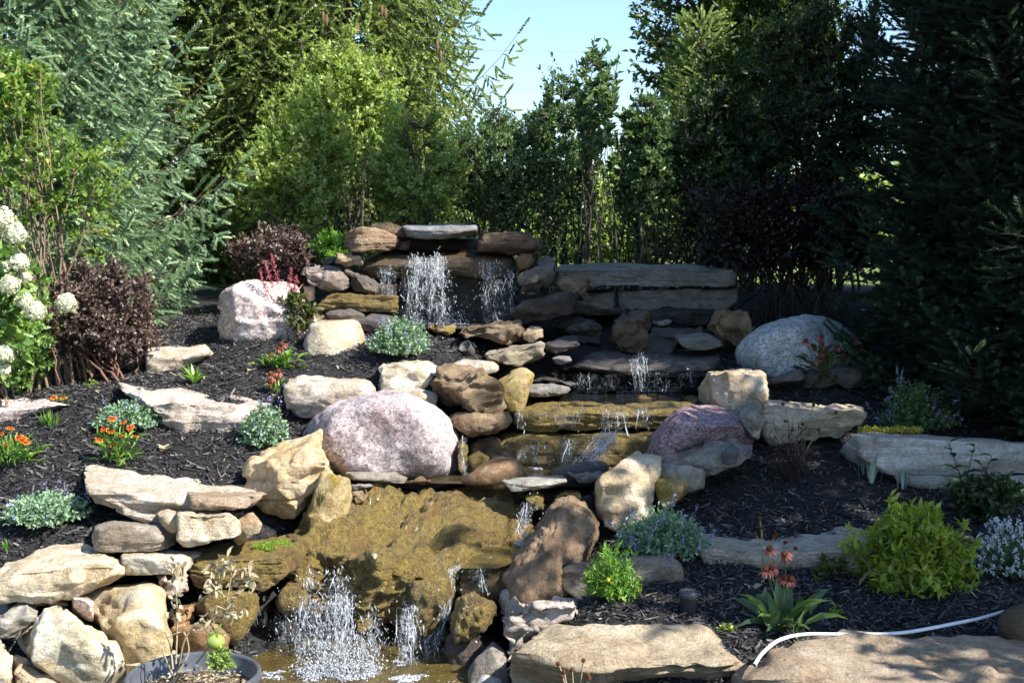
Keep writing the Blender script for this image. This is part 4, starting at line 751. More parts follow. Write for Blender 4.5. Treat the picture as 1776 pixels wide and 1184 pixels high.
foam('spray at the foot of the top fall', ZU, [(755,562,.3,.04,500), (845,562,.15,.04,120)], 5)
# green moss patch on the ledge
def moss_patch():
    rng = np.random.default_rng(5); n = 2600; c = at(478, 950, 6.1); a = rng.random(n)*6.283; r = np.sqrt(rng.random(n))
    p = np.stack([c[0]+np.cos(a)*r*.11, c[1]+np.sin(a)*r*.1, np.full(n, c[2]+.012)], -1)
    p = p[fbm(p*12, 2) > -.25]; n = len(p); mb = MB()
    d = nrm(np.stack([rng.normal(0, 1, n), rng.normal(0, 1, n), rng.random(n)*1.2], -1)); leaves(mb, p, d, np.tile([0, 0, 1.], (n, 1)), .014, .005, rng)
    o = mb.build('moss_patch', [L['moss']]); tag(o, 'bright green moss patch on the flat mossy ledge', 'moss', None, 'stuff')
moss_patch()
# ------------------------------------------------------------------ vegetation
def in_view(P, margin=160):
    q = proj(P); return (q[:, 0] > -margin) & (q[:, 0] < 1776+margin) & (q[:, 1] > -margin) & (q[:, 1] < 1184+margin) & (np.atleast_2d(P)[:, 1] > .5)
def rvec(rng, n): return nrm(rng.normal(size=(n, 3)))
def shrub(name, label, cat, base, c, r, nst, nt, lpt, ll, lw, lm, sm, seed, sr=.02, trunk=None, shell=.6, gap=.35, gfr=1.3, up=.3, twl=None, twr=.003, group=None, cull=True, grow=1.0, parts=('stems', 'foliage'), leafup=.5, blunt=None, lowcut=None, side=.25):
    """stems rise from the base into an uneven crown; twigs reach random points of it; leaves line the twigs"""
    rng = np.random.default_rng(seed); base = np.asarray(base, float); c = np.asarray(c, float); r = np.asarray(r, float)
    root = thing(name, label, cat, base, group); ms = MB(); mf = MB()
    def crownpts(n, lo=0., hi=1.):
        d = rvec(rng, n); rad = np.where(rng.random(n) < shell, rng.uniform(.72, 1., n), rng.random(n)**(1/3))*(hi-lo)+lo
        bump = .8+.42*fbm(d*1.9+seed, 3)
        if blunt: d = d/np.power((np.abs(d)**blunt).sum(1, keepdims=True), 1/blunt)
        return c+d*r*(rad*bump)[:, None], d
    nodes = []
    if trunk:
        top = c+np.array([0, 0, r[2]*.75]); K = 14; t = np.linspace(0, 1, K)[:, None]
        tp = base+(top-base)*t+np.stack([fbm(np.c_[t*2+seed, t*0, t*0], 2), fbm(np.c_[t*2, t*0+seed, t*0], 2), t[:, 0]*0], -1)*.25*trunk*6*t
        tubes(ms, tp, (trunk*(1-t[:, 0]*.85))[None], 8); nodes.append(tp[4:])
        tg, _ = crownpts(nst, 0, .75); k = np.clip(((tg[:, 2]-base[2])/(top[2]-base[2])*.75*K).astype(int)-1, 3, K-3); a = tp[k]
        mid = (a+tg)/2+np.array([0, 0, .12])*np.linalg.norm(tg-a, axis=1)[:, None]
        P = bez(a, mid, tg, 9); tubes(ms, P, np.linspace(1, .25, 9)[None]*(trunk*rng.uniform(.2, .42, nst))[:, None], 5); nodes.append(P[:, 2:].reshape(-1, 3))
    else:
        tg, _ = crownpts(nst, .25, .95); a = base+np.c_[rng.normal(0, 1, (nst, 2))*r[:2]*side, np.zeros(nst)]
        if lowcut is None: tg[:, 2] = np.maximum(tg[:, 2], c[2]-r[2]*.2)
        mid = a*.5+tg*.5; mid[:, :2] = a[:, :2]*.7+tg[:, :2]*.3; mid += rng.normal(0, .05, mid.shape)*r
        P = bez(a, mid, tg, 12); P[:, 1:] += rng.normal(0, .012, (nst, 11, 3))
        tubes(ms, P, np.linspace(1, .25, 12)[None]*(sr*rng.uniform(.5, 1.2, nst))[:, None], 5); nodes.append(P[:, 3:].reshape(-1, 3))
    nodes = np.concatenate(nodes)
    if len(nodes) > 400: nodes = nodes[rng.permutation(len(nodes))[:400]]
    T, D = crownpts(nt); ok = perlin(T*gfr+seed*1.7) > -gap
    if lowcut is not None: ok &= T[:, 2] > lowcut
    if cull: ok &= in_view(T)
    T = T[ok]; D = D[ok]; n = len(T)
    if n:
        dd = np.linalg.norm(T[:, None]-nodes[None], axis=-1)+.9*np.maximum(0, nodes[None, :, 2]-T[:, None, 2])
        A = nodes[dd.argmin(1)]
        if twl is not None:
            v = T-A; ln = np.linalg.norm(v, axis=1, keepdims=True); A = T-v*np.minimum(1, twl/np.maximum(ln, 1e-6))
        out = nrm(D*(1-up)+np.array([0, 0, up])+rng.normal(0, .22, (n, 3)))
        tl = np.linalg.norm(T-A, axis=1)
        mid = T-out*(tl*.45)[:, None]
        K = 6; P = bez(A, mid, T, K); tubes(ms, P, np.linspace(1, .3, K)[None]*(twr*rng.uniform(.6, 1.3, n))[:, None], 3)
        m = lpt; u = np.clip(rng.uniform(.3, 1.04, (n, m)), 0, 1); f = u*(K-1); k = np.clip(f.astype(int), 0, K-2); g = (f-k)[..., None]
        pos = np.take_along_axis(P, k[..., None], 1)*(1-g)+np.take_along_axis(P, k[..., None]+1, 1)*g
        td = nrm(T-mid)[:, None]; ld = nrm(td*.7+rng.normal(0, .62, (n, m, 3))+np.array([0, 0, .1]))
        nn = nrm(np.array([0, 0, leafup])+rng.normal(0, .45, (n, m, 3))+D[:, None]*.35)
        ls = ll*rng.uniform(.6, 1.25, (n, m)); tw = np.repeat(rng.random(n)[:, None], m, 1)
        leaves(mf, pos.reshape(-1, 3), ld.reshape(-1, 3), nn.reshape(-1, 3), ls.ravel(), ls.ravel()*lw/ll, rng, rnd=np.clip(tw.ravel()*.55+rng.random(n*m)*.45, 0, 1))
    ms.build(parts[0], [sm], root, True)
    if mf.n: mf.build(parts[1], [lm], root)
    return root
def crown(x0, y0, x1, y1, Y, ry):
    a = at(x0, y0, Y); b = at(x1, y1, Y)
    return (a+b)/2, np.array([abs(b[0]-a[0])/2, ry, abs(a[2]-b[2])/2])
def needle_proto(nn, wid, nl, rng, hang=0.0, stem=.02):
    """a twig along +Y of length 1 with needles all round; one array of triangles"""
    V = []; F = []
    for k in range(nn):
        t = (k+.5)/nn; a = k*2.39996+rng.normal(0, .3); s = nl*rng.uniform(.75, 1.1)*(1 if t < .9 else .8)
        rad = np.array([math.cos(a), .85, math.sin(a)]); rad /= np.linalg.norm(rad)
        side = np.array([-math.sin(a), 0, math.cos(a)])*wid/2; p = np.array([0, t, 0]); i = len(V)
        V += [p-side, p+side, p+rad*s]; F.append((i, i+1, i+2))
    i = len(V); V += [[-stem/2, 0, 0], [stem/2, 0, 0], [0, 1, stem/3]]; F.append((i, i+1, i+2))
    return np.array(V), np.array(F)
def spruce(name, label, base, H, Rad, lm, bm, seed, nwh, nbr, twl, npro, droop=.35, tip=.25, sec_droop=.25, sec_sp=.09, tw_sp=.055, secl=.5, keep=None, trunk=.14, h0=.03, hmax=.99, coarse=.0, tdroop=.25, cones=None, group=None, pw=.85, az0=None, s0=.22):
    rng = np.random.default_rng(seed); base = np.asarray(base, float); root = thing(name, label, 'tree', base, group)
    ms = MB(); mf = MB(); K = 12; t = np.linspace(0, 1, K)
    tubes(ms, np.stack([np.full(K, base[0])+np.sin(t*3)*.02, np.full(K, base[1]), base[2]+t*H], -1), (trunk*(1-t*.93)+.008)[None], 9)
    TP = []; TD = []; TL = []; BP = []; SP = []
    for wv in range(nwh):
        h = h0+(hmax-h0)*(wv+rng.uniform(-.3, .3))/nwh
        if h < .01 or h > .995: continue
        L0 = Rad*(1-h)**pw+.06
        for b in range(nbr):
            az = (b+rng.uniform(-.4, .4))/nbr*6.283+wv*1.3; Ln = L0*rng.uniform(.72, 1.12)
            d = np.array([math.cos(az), math.sin(az), 0.]); s = np.linspace(0, 1, 11)
            dr = droop*(1-h)+(-.35)*h
            zz = -dr*s*Ln+tip*Ln*s**3*(.4+.6*(1-h))
            bp = base+np.array([0, 0, h*H])+d*(s*Ln)[:, None]; bp[:, 2] += zz
            if not in_view(bp[5:], 420).any():
                if rng.random() > coarse: continue
            BP.append(bp)
            side = np.array([-d[1], d[0], 0]); ns = max(3, int(Ln*(1-s0)/sec_sp)); 
            for q in range(ns):
                u = s0+(1-s0)*(q+.5)/ns
                f = u*10; k = min(9, int(f)); p = bp[k]*(1-f+k)+bp[k+1]*(f-k); tang = nrm(bp[k+1]-bp[k])
                for sg in (-1, 1):
                    l2 = (secl*Ln*(1-u)*.9+twl*.9)*rng.uniform(.7, 1.15)
                    sdir = nrm(tang*.75+side*sg*.85+rng.normal(0, .12, 3)); nt = max(1, int(l2/tw_sp))
                    e = np.linspace(0, 1, nt+1)[1:] if nt > 1 else np.array([.6])
                    sp = p+sdir*(e*l2)[:, None]; sp[:, 2] -= sec_droop*l2*e**1.5
                    if len(sp) > 2: SP.append(np.array([p, sp[len(sp)//2], sp[-1]]))
                    for x in range(nt):
                        sgn = 1 if x % 2 else -1
                        td = nrm(sdir+np.cross(sdir, [0, 0, 1])*sgn*.8+np.array([0, 0, -tdroop])+rng.normal(0, .25, 3))
                        if x == nt-1: td = nrm(sdir+np.array([0, 0, -tdroop*.4])+rng.normal(0, .1, 3))
                        TP.append(sp[x]); TD.append(td); TL.append(twl*rng.uniform(.65, 1.2))
            TP.append(bp[-1]); TD.append(nrm(bp[-1]-bp[-2])); TL.append(twl*1.3)
    TP = np.array(TP); TD = np.array(TD); TL = np.array(TL)
    iv = in_view(TP, 130) & ((TP[:, 1] < base[1]+Rad*.45) | (rng.random(len(TP)) < .5))
    if keep is not None: iv &= keep(TP)
    far = ~iv & (rng.random(len(TP)) < coarse)
    tubes(ms, np.array(BP), np.linspace(1, .2, 11)[None]*np.full((len(BP), 1), .011*max(1, Rad/2)), 4)
    if SP: tubes(ms, np.array(SP), np.array([[.004, .0035, .002]]), 3)
    for sel, scl in ((iv, 1.), (far, 2.2)):
        P, D, Ln = TP[sel], TD[sel], TL[sel]*scl; n = len(P)
        if n == 0: continue
        pid = rng.integers(0, len(npro), n); rv = rng.random(n)
        for q, (pv, pf) in enumerate(npro):
            s = pid == q
            if not s.any(): continue
            X, Yv, Z = frame(D[s], rvec(rng, s.sum())); l = Ln[s][:, None]
            V, F, r = scatter(pv, pf, P[s], X*l, Yv*l, Z*l, rv[s]); mf.add(V, F, 0, r)
    ms.build('trunk', [bm], root, True); mf.build('crown', [lm], root)
    print(name, 'twigs', iv.sum(), far.sum(), 'tris', sum(len(f) for f in mf.F[3]))
    for c in (cones or []):
        mc = MB(); p = at(c[0], c[1], c[2]); K = 7; tt = np.linspace(0, 1, K); ln = c[3] if len(c) > 3 else .13
        tubes(mc, np.stack([p[0]+0*tt, p[1]+0*tt, p[2]-tt*ln], -1), (.018*np.sin(np.clip(tt*.9+.1, 0, 1)*3.14)**.6+.002)[None], 8)
        mc.build('cone', [M['cone']], root, True)
    return root
_r = np.random.default_rng(11)
NP_BLUE = [needle_proto(56, .085, .2, _r) for _ in range(4)]
NP_DARK = [needle_proto(56, .085, .21, _r) for _ in range(4)]
NP_NOR = [needle_proto(30, .17, .14, _r) for _ in range(4)]
# ---- big trees behind
bx = at(150, 600, 10.2)
spruce('spruce_tree', 'pale blue green spruce with drooping branches behind the hydrangea', (bx[0]-.75, 10.3, 1.2), 8.0, 1.95, L['bspruce'], M['bark'], 1, 46, 9, .15, NP_BLUE, droop=.42, tip=.55, sec_droop=.6, sec_sp=.09, tw_sp=.056, secl=.42, coarse=.1, trunk=.13, tdroop=1.15, s0=.3)
bx = at(340, 430, 16)
spruce('spruce_tree', 'dark olive spruce with hanging twigs just behind the pale blue spruce', (bx[0], 16, 1.45), 13., 3.3, L['nspruce'], M['bark'], 2, 40, 9, .19, NP_NOR, droop=.35, tip=.45, sec_droop=.5, sec_sp=.13, tw_sp=.075, secl=.36, coarse=.12, trunk=.22, tdroop=.8, s0=.2, hmax=.75,
 cones=[(452,105,14.2),(428,190,14.3),(310,150,14.3),(318,158,14.3)], group='tall spruces behind the shrubs')
bx = at(590, 430, 15)
spruce('spruce_tree', 'tall weeping spruce with brown cones beside the open sky', (bx[0], 15.2, 1.45), 13., 2.25, L['nspruce'], M['bark'], 3, 40, 9, .19, NP_NOR, droop=.3, tip=.62, sec_droop=1.0, sec_sp=.12, tw_sp=.07, secl=.3, coarse=.12, trunk=.2, tdroop=1.5, s0=.2, hmax=.75,
 cones=[(662,8,13.4),(668,14,13.5),(758,70,13.3),(764,88,13.3),(620,40,13.5),(560,20,13.5),(566,26,13.5)], group='tall spruces behind the shrubs')
c, r = crown(1090, -260, 1480, 380, 19, 1.7)
shrub('oak_tree', 'leafy oak rising at the other side of the open sky', 'tree', (c[0]+.3, 19, 1.45), c, r, 34, 4200, 12, .11, .055, L['oak'], M['bark'], 21, trunk=.22, gap=.28, gfr=.8, twl=.7, twr=.006, up=.25, parts=('trunk', 'crown'))
bx = at(1214, 300, 15)
spruce('spruce_tree', 'slim young spruce with sunlit leader in front of the oak', (bx[0], 15, 1.45), at(1214, 18, 15)[2]-1.45, 1.05, L['nspruce'], M['bark'], 4, 26, 6, .17, NP_NOR, droop=-.1, tip=.4, sec_droop=.1, sec_sp=.12, tw_sp=.09, secl=.3, trunk=.05, tdroop=.0, hmax=.985, pw=1.0)
rs = at(1640, 720, 8.0)
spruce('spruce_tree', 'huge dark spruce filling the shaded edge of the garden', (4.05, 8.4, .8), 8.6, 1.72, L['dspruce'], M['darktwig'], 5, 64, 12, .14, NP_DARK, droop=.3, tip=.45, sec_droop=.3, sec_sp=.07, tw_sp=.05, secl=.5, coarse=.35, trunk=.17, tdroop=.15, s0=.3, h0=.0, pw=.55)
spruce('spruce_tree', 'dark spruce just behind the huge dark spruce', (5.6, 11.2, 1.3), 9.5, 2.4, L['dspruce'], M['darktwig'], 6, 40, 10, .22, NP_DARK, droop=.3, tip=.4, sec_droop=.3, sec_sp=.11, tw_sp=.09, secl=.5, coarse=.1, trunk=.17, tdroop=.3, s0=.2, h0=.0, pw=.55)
# ---- shrubs behind the fall
HG = 'leafy shrubs of the tall hedge behind the waterfall'
def hedge(x0, y0, x1, y1, Y, ry, label, lm, seed, nst=14, nt=700, lpt=16, ll=.05, lw=.026, sm=None, **kw):
    c, r = crown(x0, y0, x1, y1, Y, ry); b = np.array([c[0], Y, 1.42])
    a = dict(shell=.5, gap=.45, gfr=1.8, up=.6, twl=.45, sr=.022, twr=.0035, group=HG); a.update(kw)
    return shrub('shrub', label, 'shrub', b, c, r, nst, nt, lpt, ll, lw, lm, sm or M['bark'], seed, **a)
hedge(395, 130, 640, 430, 11.6, .7, 'sunny light green shrub with long twigs between dark spruce and brown cap stone', L['lime'], 31, nt=900, lowcut=1.5, ll=.05, lw=.028)
hedge(470, 15, 720, 330, 12.8, .8, 'tall pale green shrub reaching up in front of the weeping spruce', L['lime'], 32, nt=1100, ll=.052, lw=.028)
hedge(600, 150, 830, 430, 11.8, .6, 'mid green shrub directly behind the slate cap', L['lime'], 33, nt=1100, ll=.046, lw=.024, lowcut=1.6)
hedge(770, 150, 960, 430, 12.2, .6, 'grey green willowy shrub behind the long brown cap stone', L['hedge'], 34, nt=1300, ll=.05, lw=.017, lowcut=1.55)
hedge(890, 95, 1060, 430, 12.4, .55, 'dark shrub with feathery top against the open sky', L['hedge'], 35, nt=1250, ll=.05, lw=.02, lowcut=1.55)
hedge(990, 45, 1080, 330, 11.6, .3, 'tallest upright leafy shoots standing out against the sky', L['hedge'], 36, nst=14, nt=140, lpt=13, ll=.08, lw=.038, up=.85, shell=.1, gap=.9, sr=.012, lowcut=2.2, twl=.3, side=.5)
hedge(1050, 130, 1180, 420, 12.0, .45, 'thin dark shrub filling the gap below the open sky', L['hedge'], 37, nst=10, nt=700, ll=.06, lw=.03, lowcut=1.55)
hedge(1130, 120, 1370, 450, 12.2, .7, 'dark green shrub below the slim young spruce', L['darkshrub'], 38, nt=1900, ll=.065, lw=.034, lowcut=1.55)
hedge(1290, -60, 1560, 420, 12.8, .8, 'tall dark shrub with tan stems beside the huge dark spruce', L['darkshrub'], 39, nst=26, nt=2400, ll=.06, lw=.03, sm=M['twig'], lowcut=2.1)
hedge(1200, 20, 1420, 330, 14.0, .7, 'shrub with scattered light green leaves in front of the oak', L['oak'], 40, nst=14, nt=900, ll=.07, lw=.04)
for k, (x, Yc, s) in enumerate([(560, 12.2, 5), (690, 11.9, 6), (760, 12.2, 5), (850, 12.3, 6), (905, 11.9, 6), (975, 12.2, 6), (1040, 12.0, 7), (1100, 12.3, 6), (1160, 12.0, 7), (1230, 12.3, 6), (1330, 12.2, 7), (1420, 12.4, 7)]):
    rng = np.random.default_rng(400+k); n = 16; a = on_ground(x, Yc); a = a+np.c_[rng.normal(0, .16, n), rng.normal(0, .1, n), np.zeros(n)]
    b = a+np.c_[rng.normal(0, .42, n), rng.normal(0, .15, n), rng.uniform(.6, 1.5, n)]; m = (a+b)/2+rng.normal(0, .06, (n, 3))
    mb = MB(); tubes(mb, bez(a, m, b, 8), np.linspace(1, .35, 8)[None]*rng.choice([.004, .005, .007, .012], n)[:, None], 5)
    # short side twigs low on the stems
    i = rng.integers(0, n, 60); u = rng.random(60)[:, None]; p = a[i]*(1-u)+b[i]*u; q = p+rng.normal(0, .12, (60, 3))+np.array([0, 0, .14]); tubes(mb, bez(p, (p+q)/2+rng.normal(0, .02, (60, 3)), q, 4), np.full((60, 4), .003), 3)
    root = thing('shrub', ['clump of bare stems in the hedge behind the %s' % w_ for w_ in ('far purple bush', 'slate cap middle', 'slate cap edge', 'long brown cap stone', 'leaning grey stone', 'end of the grey bench slab', 'grey bench slab under the tallest shoots', 'grey bench slab below the sky gap', 'middle of the grey bench slab', 'bench slab end in deep shade', 'dark purple shrub', 'dark purple shrub by the spruce')][k], 'shrub', on_ground(x, Yc), 'bare stems at the foot of the hedge')
    mb.build('stems', [M['bark' if k < 2 else 'darktwig']], root, True)
    mf = MB(); n2 = 1000; pp = on_ground(x, Yc)+np.c_[rng.normal(0, .33, n2), rng.normal(0, .2, n2), rng.uniform(.05, 1.3, n2)]
    leaves(mf, pp, rvec(rng, n2), nrm(rng.normal(0, .5, (n2, 3))+[0, 0, 1.]), .05*rng.uniform(.5, 1.2, n2), .028, rng); mf.build('foliage', [L['hedge' if k < 9 else 'darkshrub']], root)
for k, (x, w_) in enumerate([(640, 'behind the slate cap'), (800, 'behind the long brown cap stone'), (960, 'beside the leaning grey stone'), (1080, 'above the grey cap slab'), (1240, 'behind the dark purple shrub'), (1480, 'between dark spruce and purple shrub')]):
    hedge(x-100, 372, x+100, 462, 17.5, .6, 'low sunlit shrub on the lawn seen through the hedge '+w_, L['lime'], 60+k, nst=8, nt=260, lpt=12, ll=.1, lw=.055, group='sunlit shrubs on the lawn beyond the hedge')
# far sunlit wood beyond the lawn
def far_wood():
    rng = np.random.default_rng(77); mb = MB(); n = 26000
    x = rng.uniform(-28, 28, n); y = 44+rng.random(n)*6+np.sin(x*.3)*2; top = 1.6+2.6*(.6+.5*fbm(np.c_[x*.16, x*0, x*0], 3))
    z = 1.45+rng.random(n)**.8*(top); p = np.c_[x, y, z]
    leaves(mb, p, rvec(rng, n), nrm(rng.normal(0, .6, (n, 3))+[0, -.4, 1.]), .42*rng.uniform(.5, 1.3, n), .24, rng)
    o = mb.build('far_wood', [L['lime']]); tag(o, 'sunlit band of far shrubs beyond the lawn', 'woodland', None, 'stuff')
far_wood()
# ---- near bushes
def bush(name, label, cat, x0, y0, x1, y1, Y, ry, lm, sm, seed, basepx=None, **kw):
    c, r = crown(x0, y0, x1, y1, Y, ry); b = np.array([c[0], Y, ground(c[0], Y)[0]])
    if basepx: b = gp(*basepx); b[1] = max(b[1], Y-.2)
    a = dict(nst=16, nt=900, lpt=10, ll=.035, lw=.022, shell=.7, gap=.8, up=.35, twl=.2, sr=.01, twr=.002); a.update(kw)
    return shrub(name, label, cat, b, c, r, a.pop('nst'), a.pop('nt'), a.pop('lpt'), a.pop('ll'), a.pop('lw'), lm, sm, seed, **a)
bush('bush', 'trimmed purple brown bush with bare lower stems beside the hydrangea', 'bush', 58, 452, 288, 648, 8.5, .42, L['purple'], M['redtwig'], 51, nst=30, nt=1750, blunt=2.6, side=.3, ll=.036, lw=.022)
bush('bush', 'rounded purple brown bush behind the tall pink granite boulder', 'bush', 395, 384, 572, 500, 10.4, .42, L['purple'], M['redtwig'], 52, nst=34, nt=1200, blunt=2.4, side=.35, ll=.034, lw=.02)
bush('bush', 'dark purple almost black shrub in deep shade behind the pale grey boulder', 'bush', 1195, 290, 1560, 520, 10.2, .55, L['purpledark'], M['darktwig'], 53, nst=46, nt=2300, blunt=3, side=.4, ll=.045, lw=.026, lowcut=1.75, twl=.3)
bush('bush', 'yellow green rambling shrub arching in front of the pale blue spruce', 'bush', -140, 170, 265, 480, 8.55, .45, L['vine'], M['twig'], 54, nst=20, nt=520, lpt=12, ll=.05, lw=.028, up=.35, gap=.3, gfr=1.6, twl=.5, twr=.0035, sr=.015, basepx=(40, 690))
bush('bush', 'sparse shrub with yellowing leaves against the pale blue spruce', 'bush', -60, 60, 120, 260, 8.6, .3, L['vine'], M['twig'], 55, nst=9, nt=170, lpt=11, ll=.055, lw=.032, up=.4, gap=.4, twl=.5, basepx=(60, 690))
bush('bush', 'small bright leafed sapling behind the grey wedge stone', 'bush', 545, 395, 605, 480, 10.3, .2, L['green'], M['twig'], 56, nst=6, nt=90, lpt=9, ll=.07, lw=.05, gap=1)
bush('bush', 'leafy green shrub filling the space between hydrangea and trimmed purple bush', 'bush', -70, 455, 125, 690, 8.25, .28, L['hleaf'], M['twig'], 57, nst=14, nt=560, lpt=11, ll=.05, lw=.026, gap=.6)
bush('bush', 'golden green leafy shrub glowing in the sun on the shaded bed', 'bush', 1474, 862, 1702, 1080, 5.9, .32, L['gold'], M['twig'], 58, nst=26, nt=720, lpt=11, ll=.052, lw=.02, up=.55, twl=.14, shell=.75, side=.3, gap=.75, gfr=4)
bush('bush', 'low dark leafed plant between coneflowers and the golden shrub', 'bush', 1385, 955, 1480, 1060, 6.0, .16, L['olive'], M['darktwig'], 59, nst=10, nt=160, lpt=9, ll=.045, lw=.026)
# arching twigs on the rambling shrub and bare twigs near the hydrangea
# ---- mounds
def mound(name, label, cat, base, rx, rz, n, nl, ll, lw, lm, sm, seed, flower=None, nfl=0, ry=None, fsz=.012, spike=.1, flat=.15, up=.3, group=None, splay=1.0):
    rng = np.random.default_rng(seed); base = np.asarray(base, float); root = thing(name, label, cat, base, group); ry = ry or rx
    az = rng.random(n)*6.283; el = np.arccos(rng.uniform(flat-.1, 1, n)); rr = rng.uniform(.72, 1.08, n)*(1+.18*perlin(np.c_[np.cos(az)*1.6+seed, np.sin(az)*1.6, el]))
    tip = base+np.stack([np.cos(az)*np.sin(el)*rx*rr, np.sin(az)*np.sin(el)*ry*rr, np.cos(el)*rz*rr+.01], -1)
    a = base+np.c_[(tip[:, :2]-base[:2])*.25*rng.random((n, 1)), np.zeros(n)]
    mid = a*.45+tip*.55; mid[:, 2] += rz*.12
    K = 6; P = bez(a, mid, tip, K); ms = MB(); tubes(ms, P, np.linspace(1, .4, K)[None]*np.full((n, 1), .0018), 3)
    mf = MB(); u = rng.uniform(.25, 1.02, (n, nl)); f = np.clip(u, 0, .999)*(K-1); k = f.astype(int); g = (f-k)[..., None]
    pos = np.take_along_axis(P, k[..., None], 1)*(1-g)+np.take_along_axis(P, np.minimum(k+1, K-1)[..., None], 1)*g
    td = nrm(tip-mid)[:, None]; ld = nrm(td*.5+rng.normal(0, .7, (n, nl, 3))+[0, 0, up]); s = ll*rng.uniform(.6, 1.25, n*nl)
    leaves(mf, pos.reshape(-1, 3), ld.reshape(-1, 3), nrm(rng.normal(0, .5, (n*nl, 3))+[0, 0, .8]), s, s*lw/ll, rng, rnd=np.clip(np.repeat(rng.random(n), nl)*.5+rng.random(n*nl)*.5, 0, 1))
    ms.build('stems', [sm], root, True); mf.build('foliage', [lm], root)
    if flower is not None and nfl:
        idx = rng.permutation(n)[:nfl]; fl = MB(); sp = []
        fg = 1 if nfl <= 100 else 3
        for q in idx:
            if nfl <= 100: fl = MB()
            d = nrm(td[q, 0]*.6+np.array([0, 0, .8])); e = tip[q]+d*spike*rng.uniform(.6, 1.3); sp.append(np.array([tip[q], (tip[q]+e)/2, e])); m = 14
            t = rng.uniform(.2, 1.05, m)[:, None]; p = tip[q]*(1-t)+e*t+rng.normal(0, fsz*.35, (m, 3))
            leaves(fl, p, rvec(rng, m), rvec(rng, m), fsz*rng.uniform(.6, 1.2, m), fsz*.8, rng)
            if nfl <= 100: tubes(fl, sp[-1], np.full((1, 3), .0013), 3, 1); fl.build('flower_spike', [flower, sm], root)
        if nfl > 100: tubes(fl, np.array(sp), np.full((len(sp), 3), .0013), 3, 1); o = fl.build('blossom', [flower, sm], root); o['kind'] = 'stuff'
    return root
CG = 'grey green catmint clumps'
def gmound(px, py, wpx, hpx, **kw):
    b = gp(px, py); sc_ = b[1]/F_PX; return b, wpx/2*sc_, hpx*sc_
def cat_(px, py, wpx, hpx, label, seed, n=260, nfl=14, flower='lilac', lm='catmint', ll=.022, lw=.014, nl=16, **kw):
    b, rx, rz = gmound(px, py, wpx, hpx); a = dict(group=CG); a.update(kw)
    return mound('catmint', label, 'plant', b, rx, rz, n, nl, ll, lw, L[lm], M['greenstem'], seed, L[flower] if flower else None, nfl, fsz=.012, spike=.07, **a)
cat_(692, 618, 112, 66, 'bushy catmint clump beside the big rounded tan boulder', 61, n=420, nfl=24, nl=18)
cat_(222, 742, 112, 44, 'low spreading catmint against the long stepped slab', 62, n=340, nfl=8)
cat_(458, 776, 84, 72, 'rounded catmint with lilac spikes at the end of the stepped slab', 63, n=360, nfl=12)
cat_(80, 902, 150, 44, 'flat spreading catmint in front of the cream layered slab', 64, n=380, nfl=10)
cat_(1150, 962, 165, 76, 'wide lilac flowered catmint beside the upright cream stone', 65, n=520, nfl=40, ll=.02, lw=.012)
cat_(1590, 745, 150, 80, 'shaded catmint with violet flowers under the dark spruce', 66, n=300, nfl=36, lm='hedge', group=None)
# ---- blades and tufts
def blades(name, label, cat, base, n, ln, wd, lm, seed, arch=.5, spread=.5, r0=.02, group=None, ms=None):
    rng = np.random.default_rng(seed); base = np.asarray(base, float); root = thing(name, label, cat, base, group); mb = MB()
    az = rng.random(n)*6.283; K = 6; t = np.linspace(0, 1, K)
    for q in range(n):
        d = np.array([math.cos(az[q]), math.sin(az[q]), 0]); l = ln*rng.uniform(.55, 1.1); o = spread*rng.uniform(.2, 1.1)
        p = base+d*r0*rng.random()+d*(o*l*t**(1.3))[:, None]+np.array([0, 0, 1])*(l*(t-arch*rng.uniform(.5, 1.2)*t*t*o))[:, None]
        s = np.cross(d, [0, 0, 1]); wv = wd*np.array([.55, .9, 1, .85, .5, .04]); A = p-s*wv[:, None]/2; B = p+s*wv[:, None]/2; C = p-np.array([0, 0, 1])*wv[:, None]*.18
        V = np.concatenate([A, C, B]); i = np.arange(K-1); F = np.concatenate([np.stack([i, i+K, i+K+1, i+1], -1), np.stack([i+K, i+2*K, i+2*K+1, i+K+1], -1)])
        mb.add(V, F, 0, rng.random())
    mb.build('blades', [lm], root, True); return root
def gb(px, py): return gp(px, py)
blades('fern_plant', 'bright green strappy plant alone on the upper mulch slope', 'plant', gb(338, 664), 26, .17, .022, L['green'], 71, arch=.75, spread=.95)
blades('grass_tuft', 'small green grassy tuft beside the low pink stone', 'plant', gb(86, 738), 50, .1, .007, L['green'], 72, spread=.6, r0=.05)
blades('iris', 'pale variegated iris blades in front of the grey wall slab', 'plant', gb(1508, 836), 18, .23, .02, L['iris'], 73, spread=.45, arch=.6, r0=.06, group='variegated irises')
blades('iris', 'small variegated iris at the corner of the grey wall slab', 'plant', gb(1566, 850), 8, .17, .015, L['iris'], 74, spread=.2, r0=.03, group='variegated irises')
blades('iris', 'variegated iris in deep shade under the dark spruce', 'plant', gb(1556, 690), 11, .24, .013, L['iris'], 75, spread=.4, r0=.04, group='variegated irises')
blades('grass_tuft', 'thin grass tuft growing on the upright mossy tan stone', 'plant', at(556, 873, 6.36), 14, .13, .006, L['olive'], 76, spread=.45)
blades('grass_tuft', 'tiny green sprout on the mulch near the low wall', 'plant', gb(12, 958), 12, .06, .008, L['green'], 77, spread=.6)
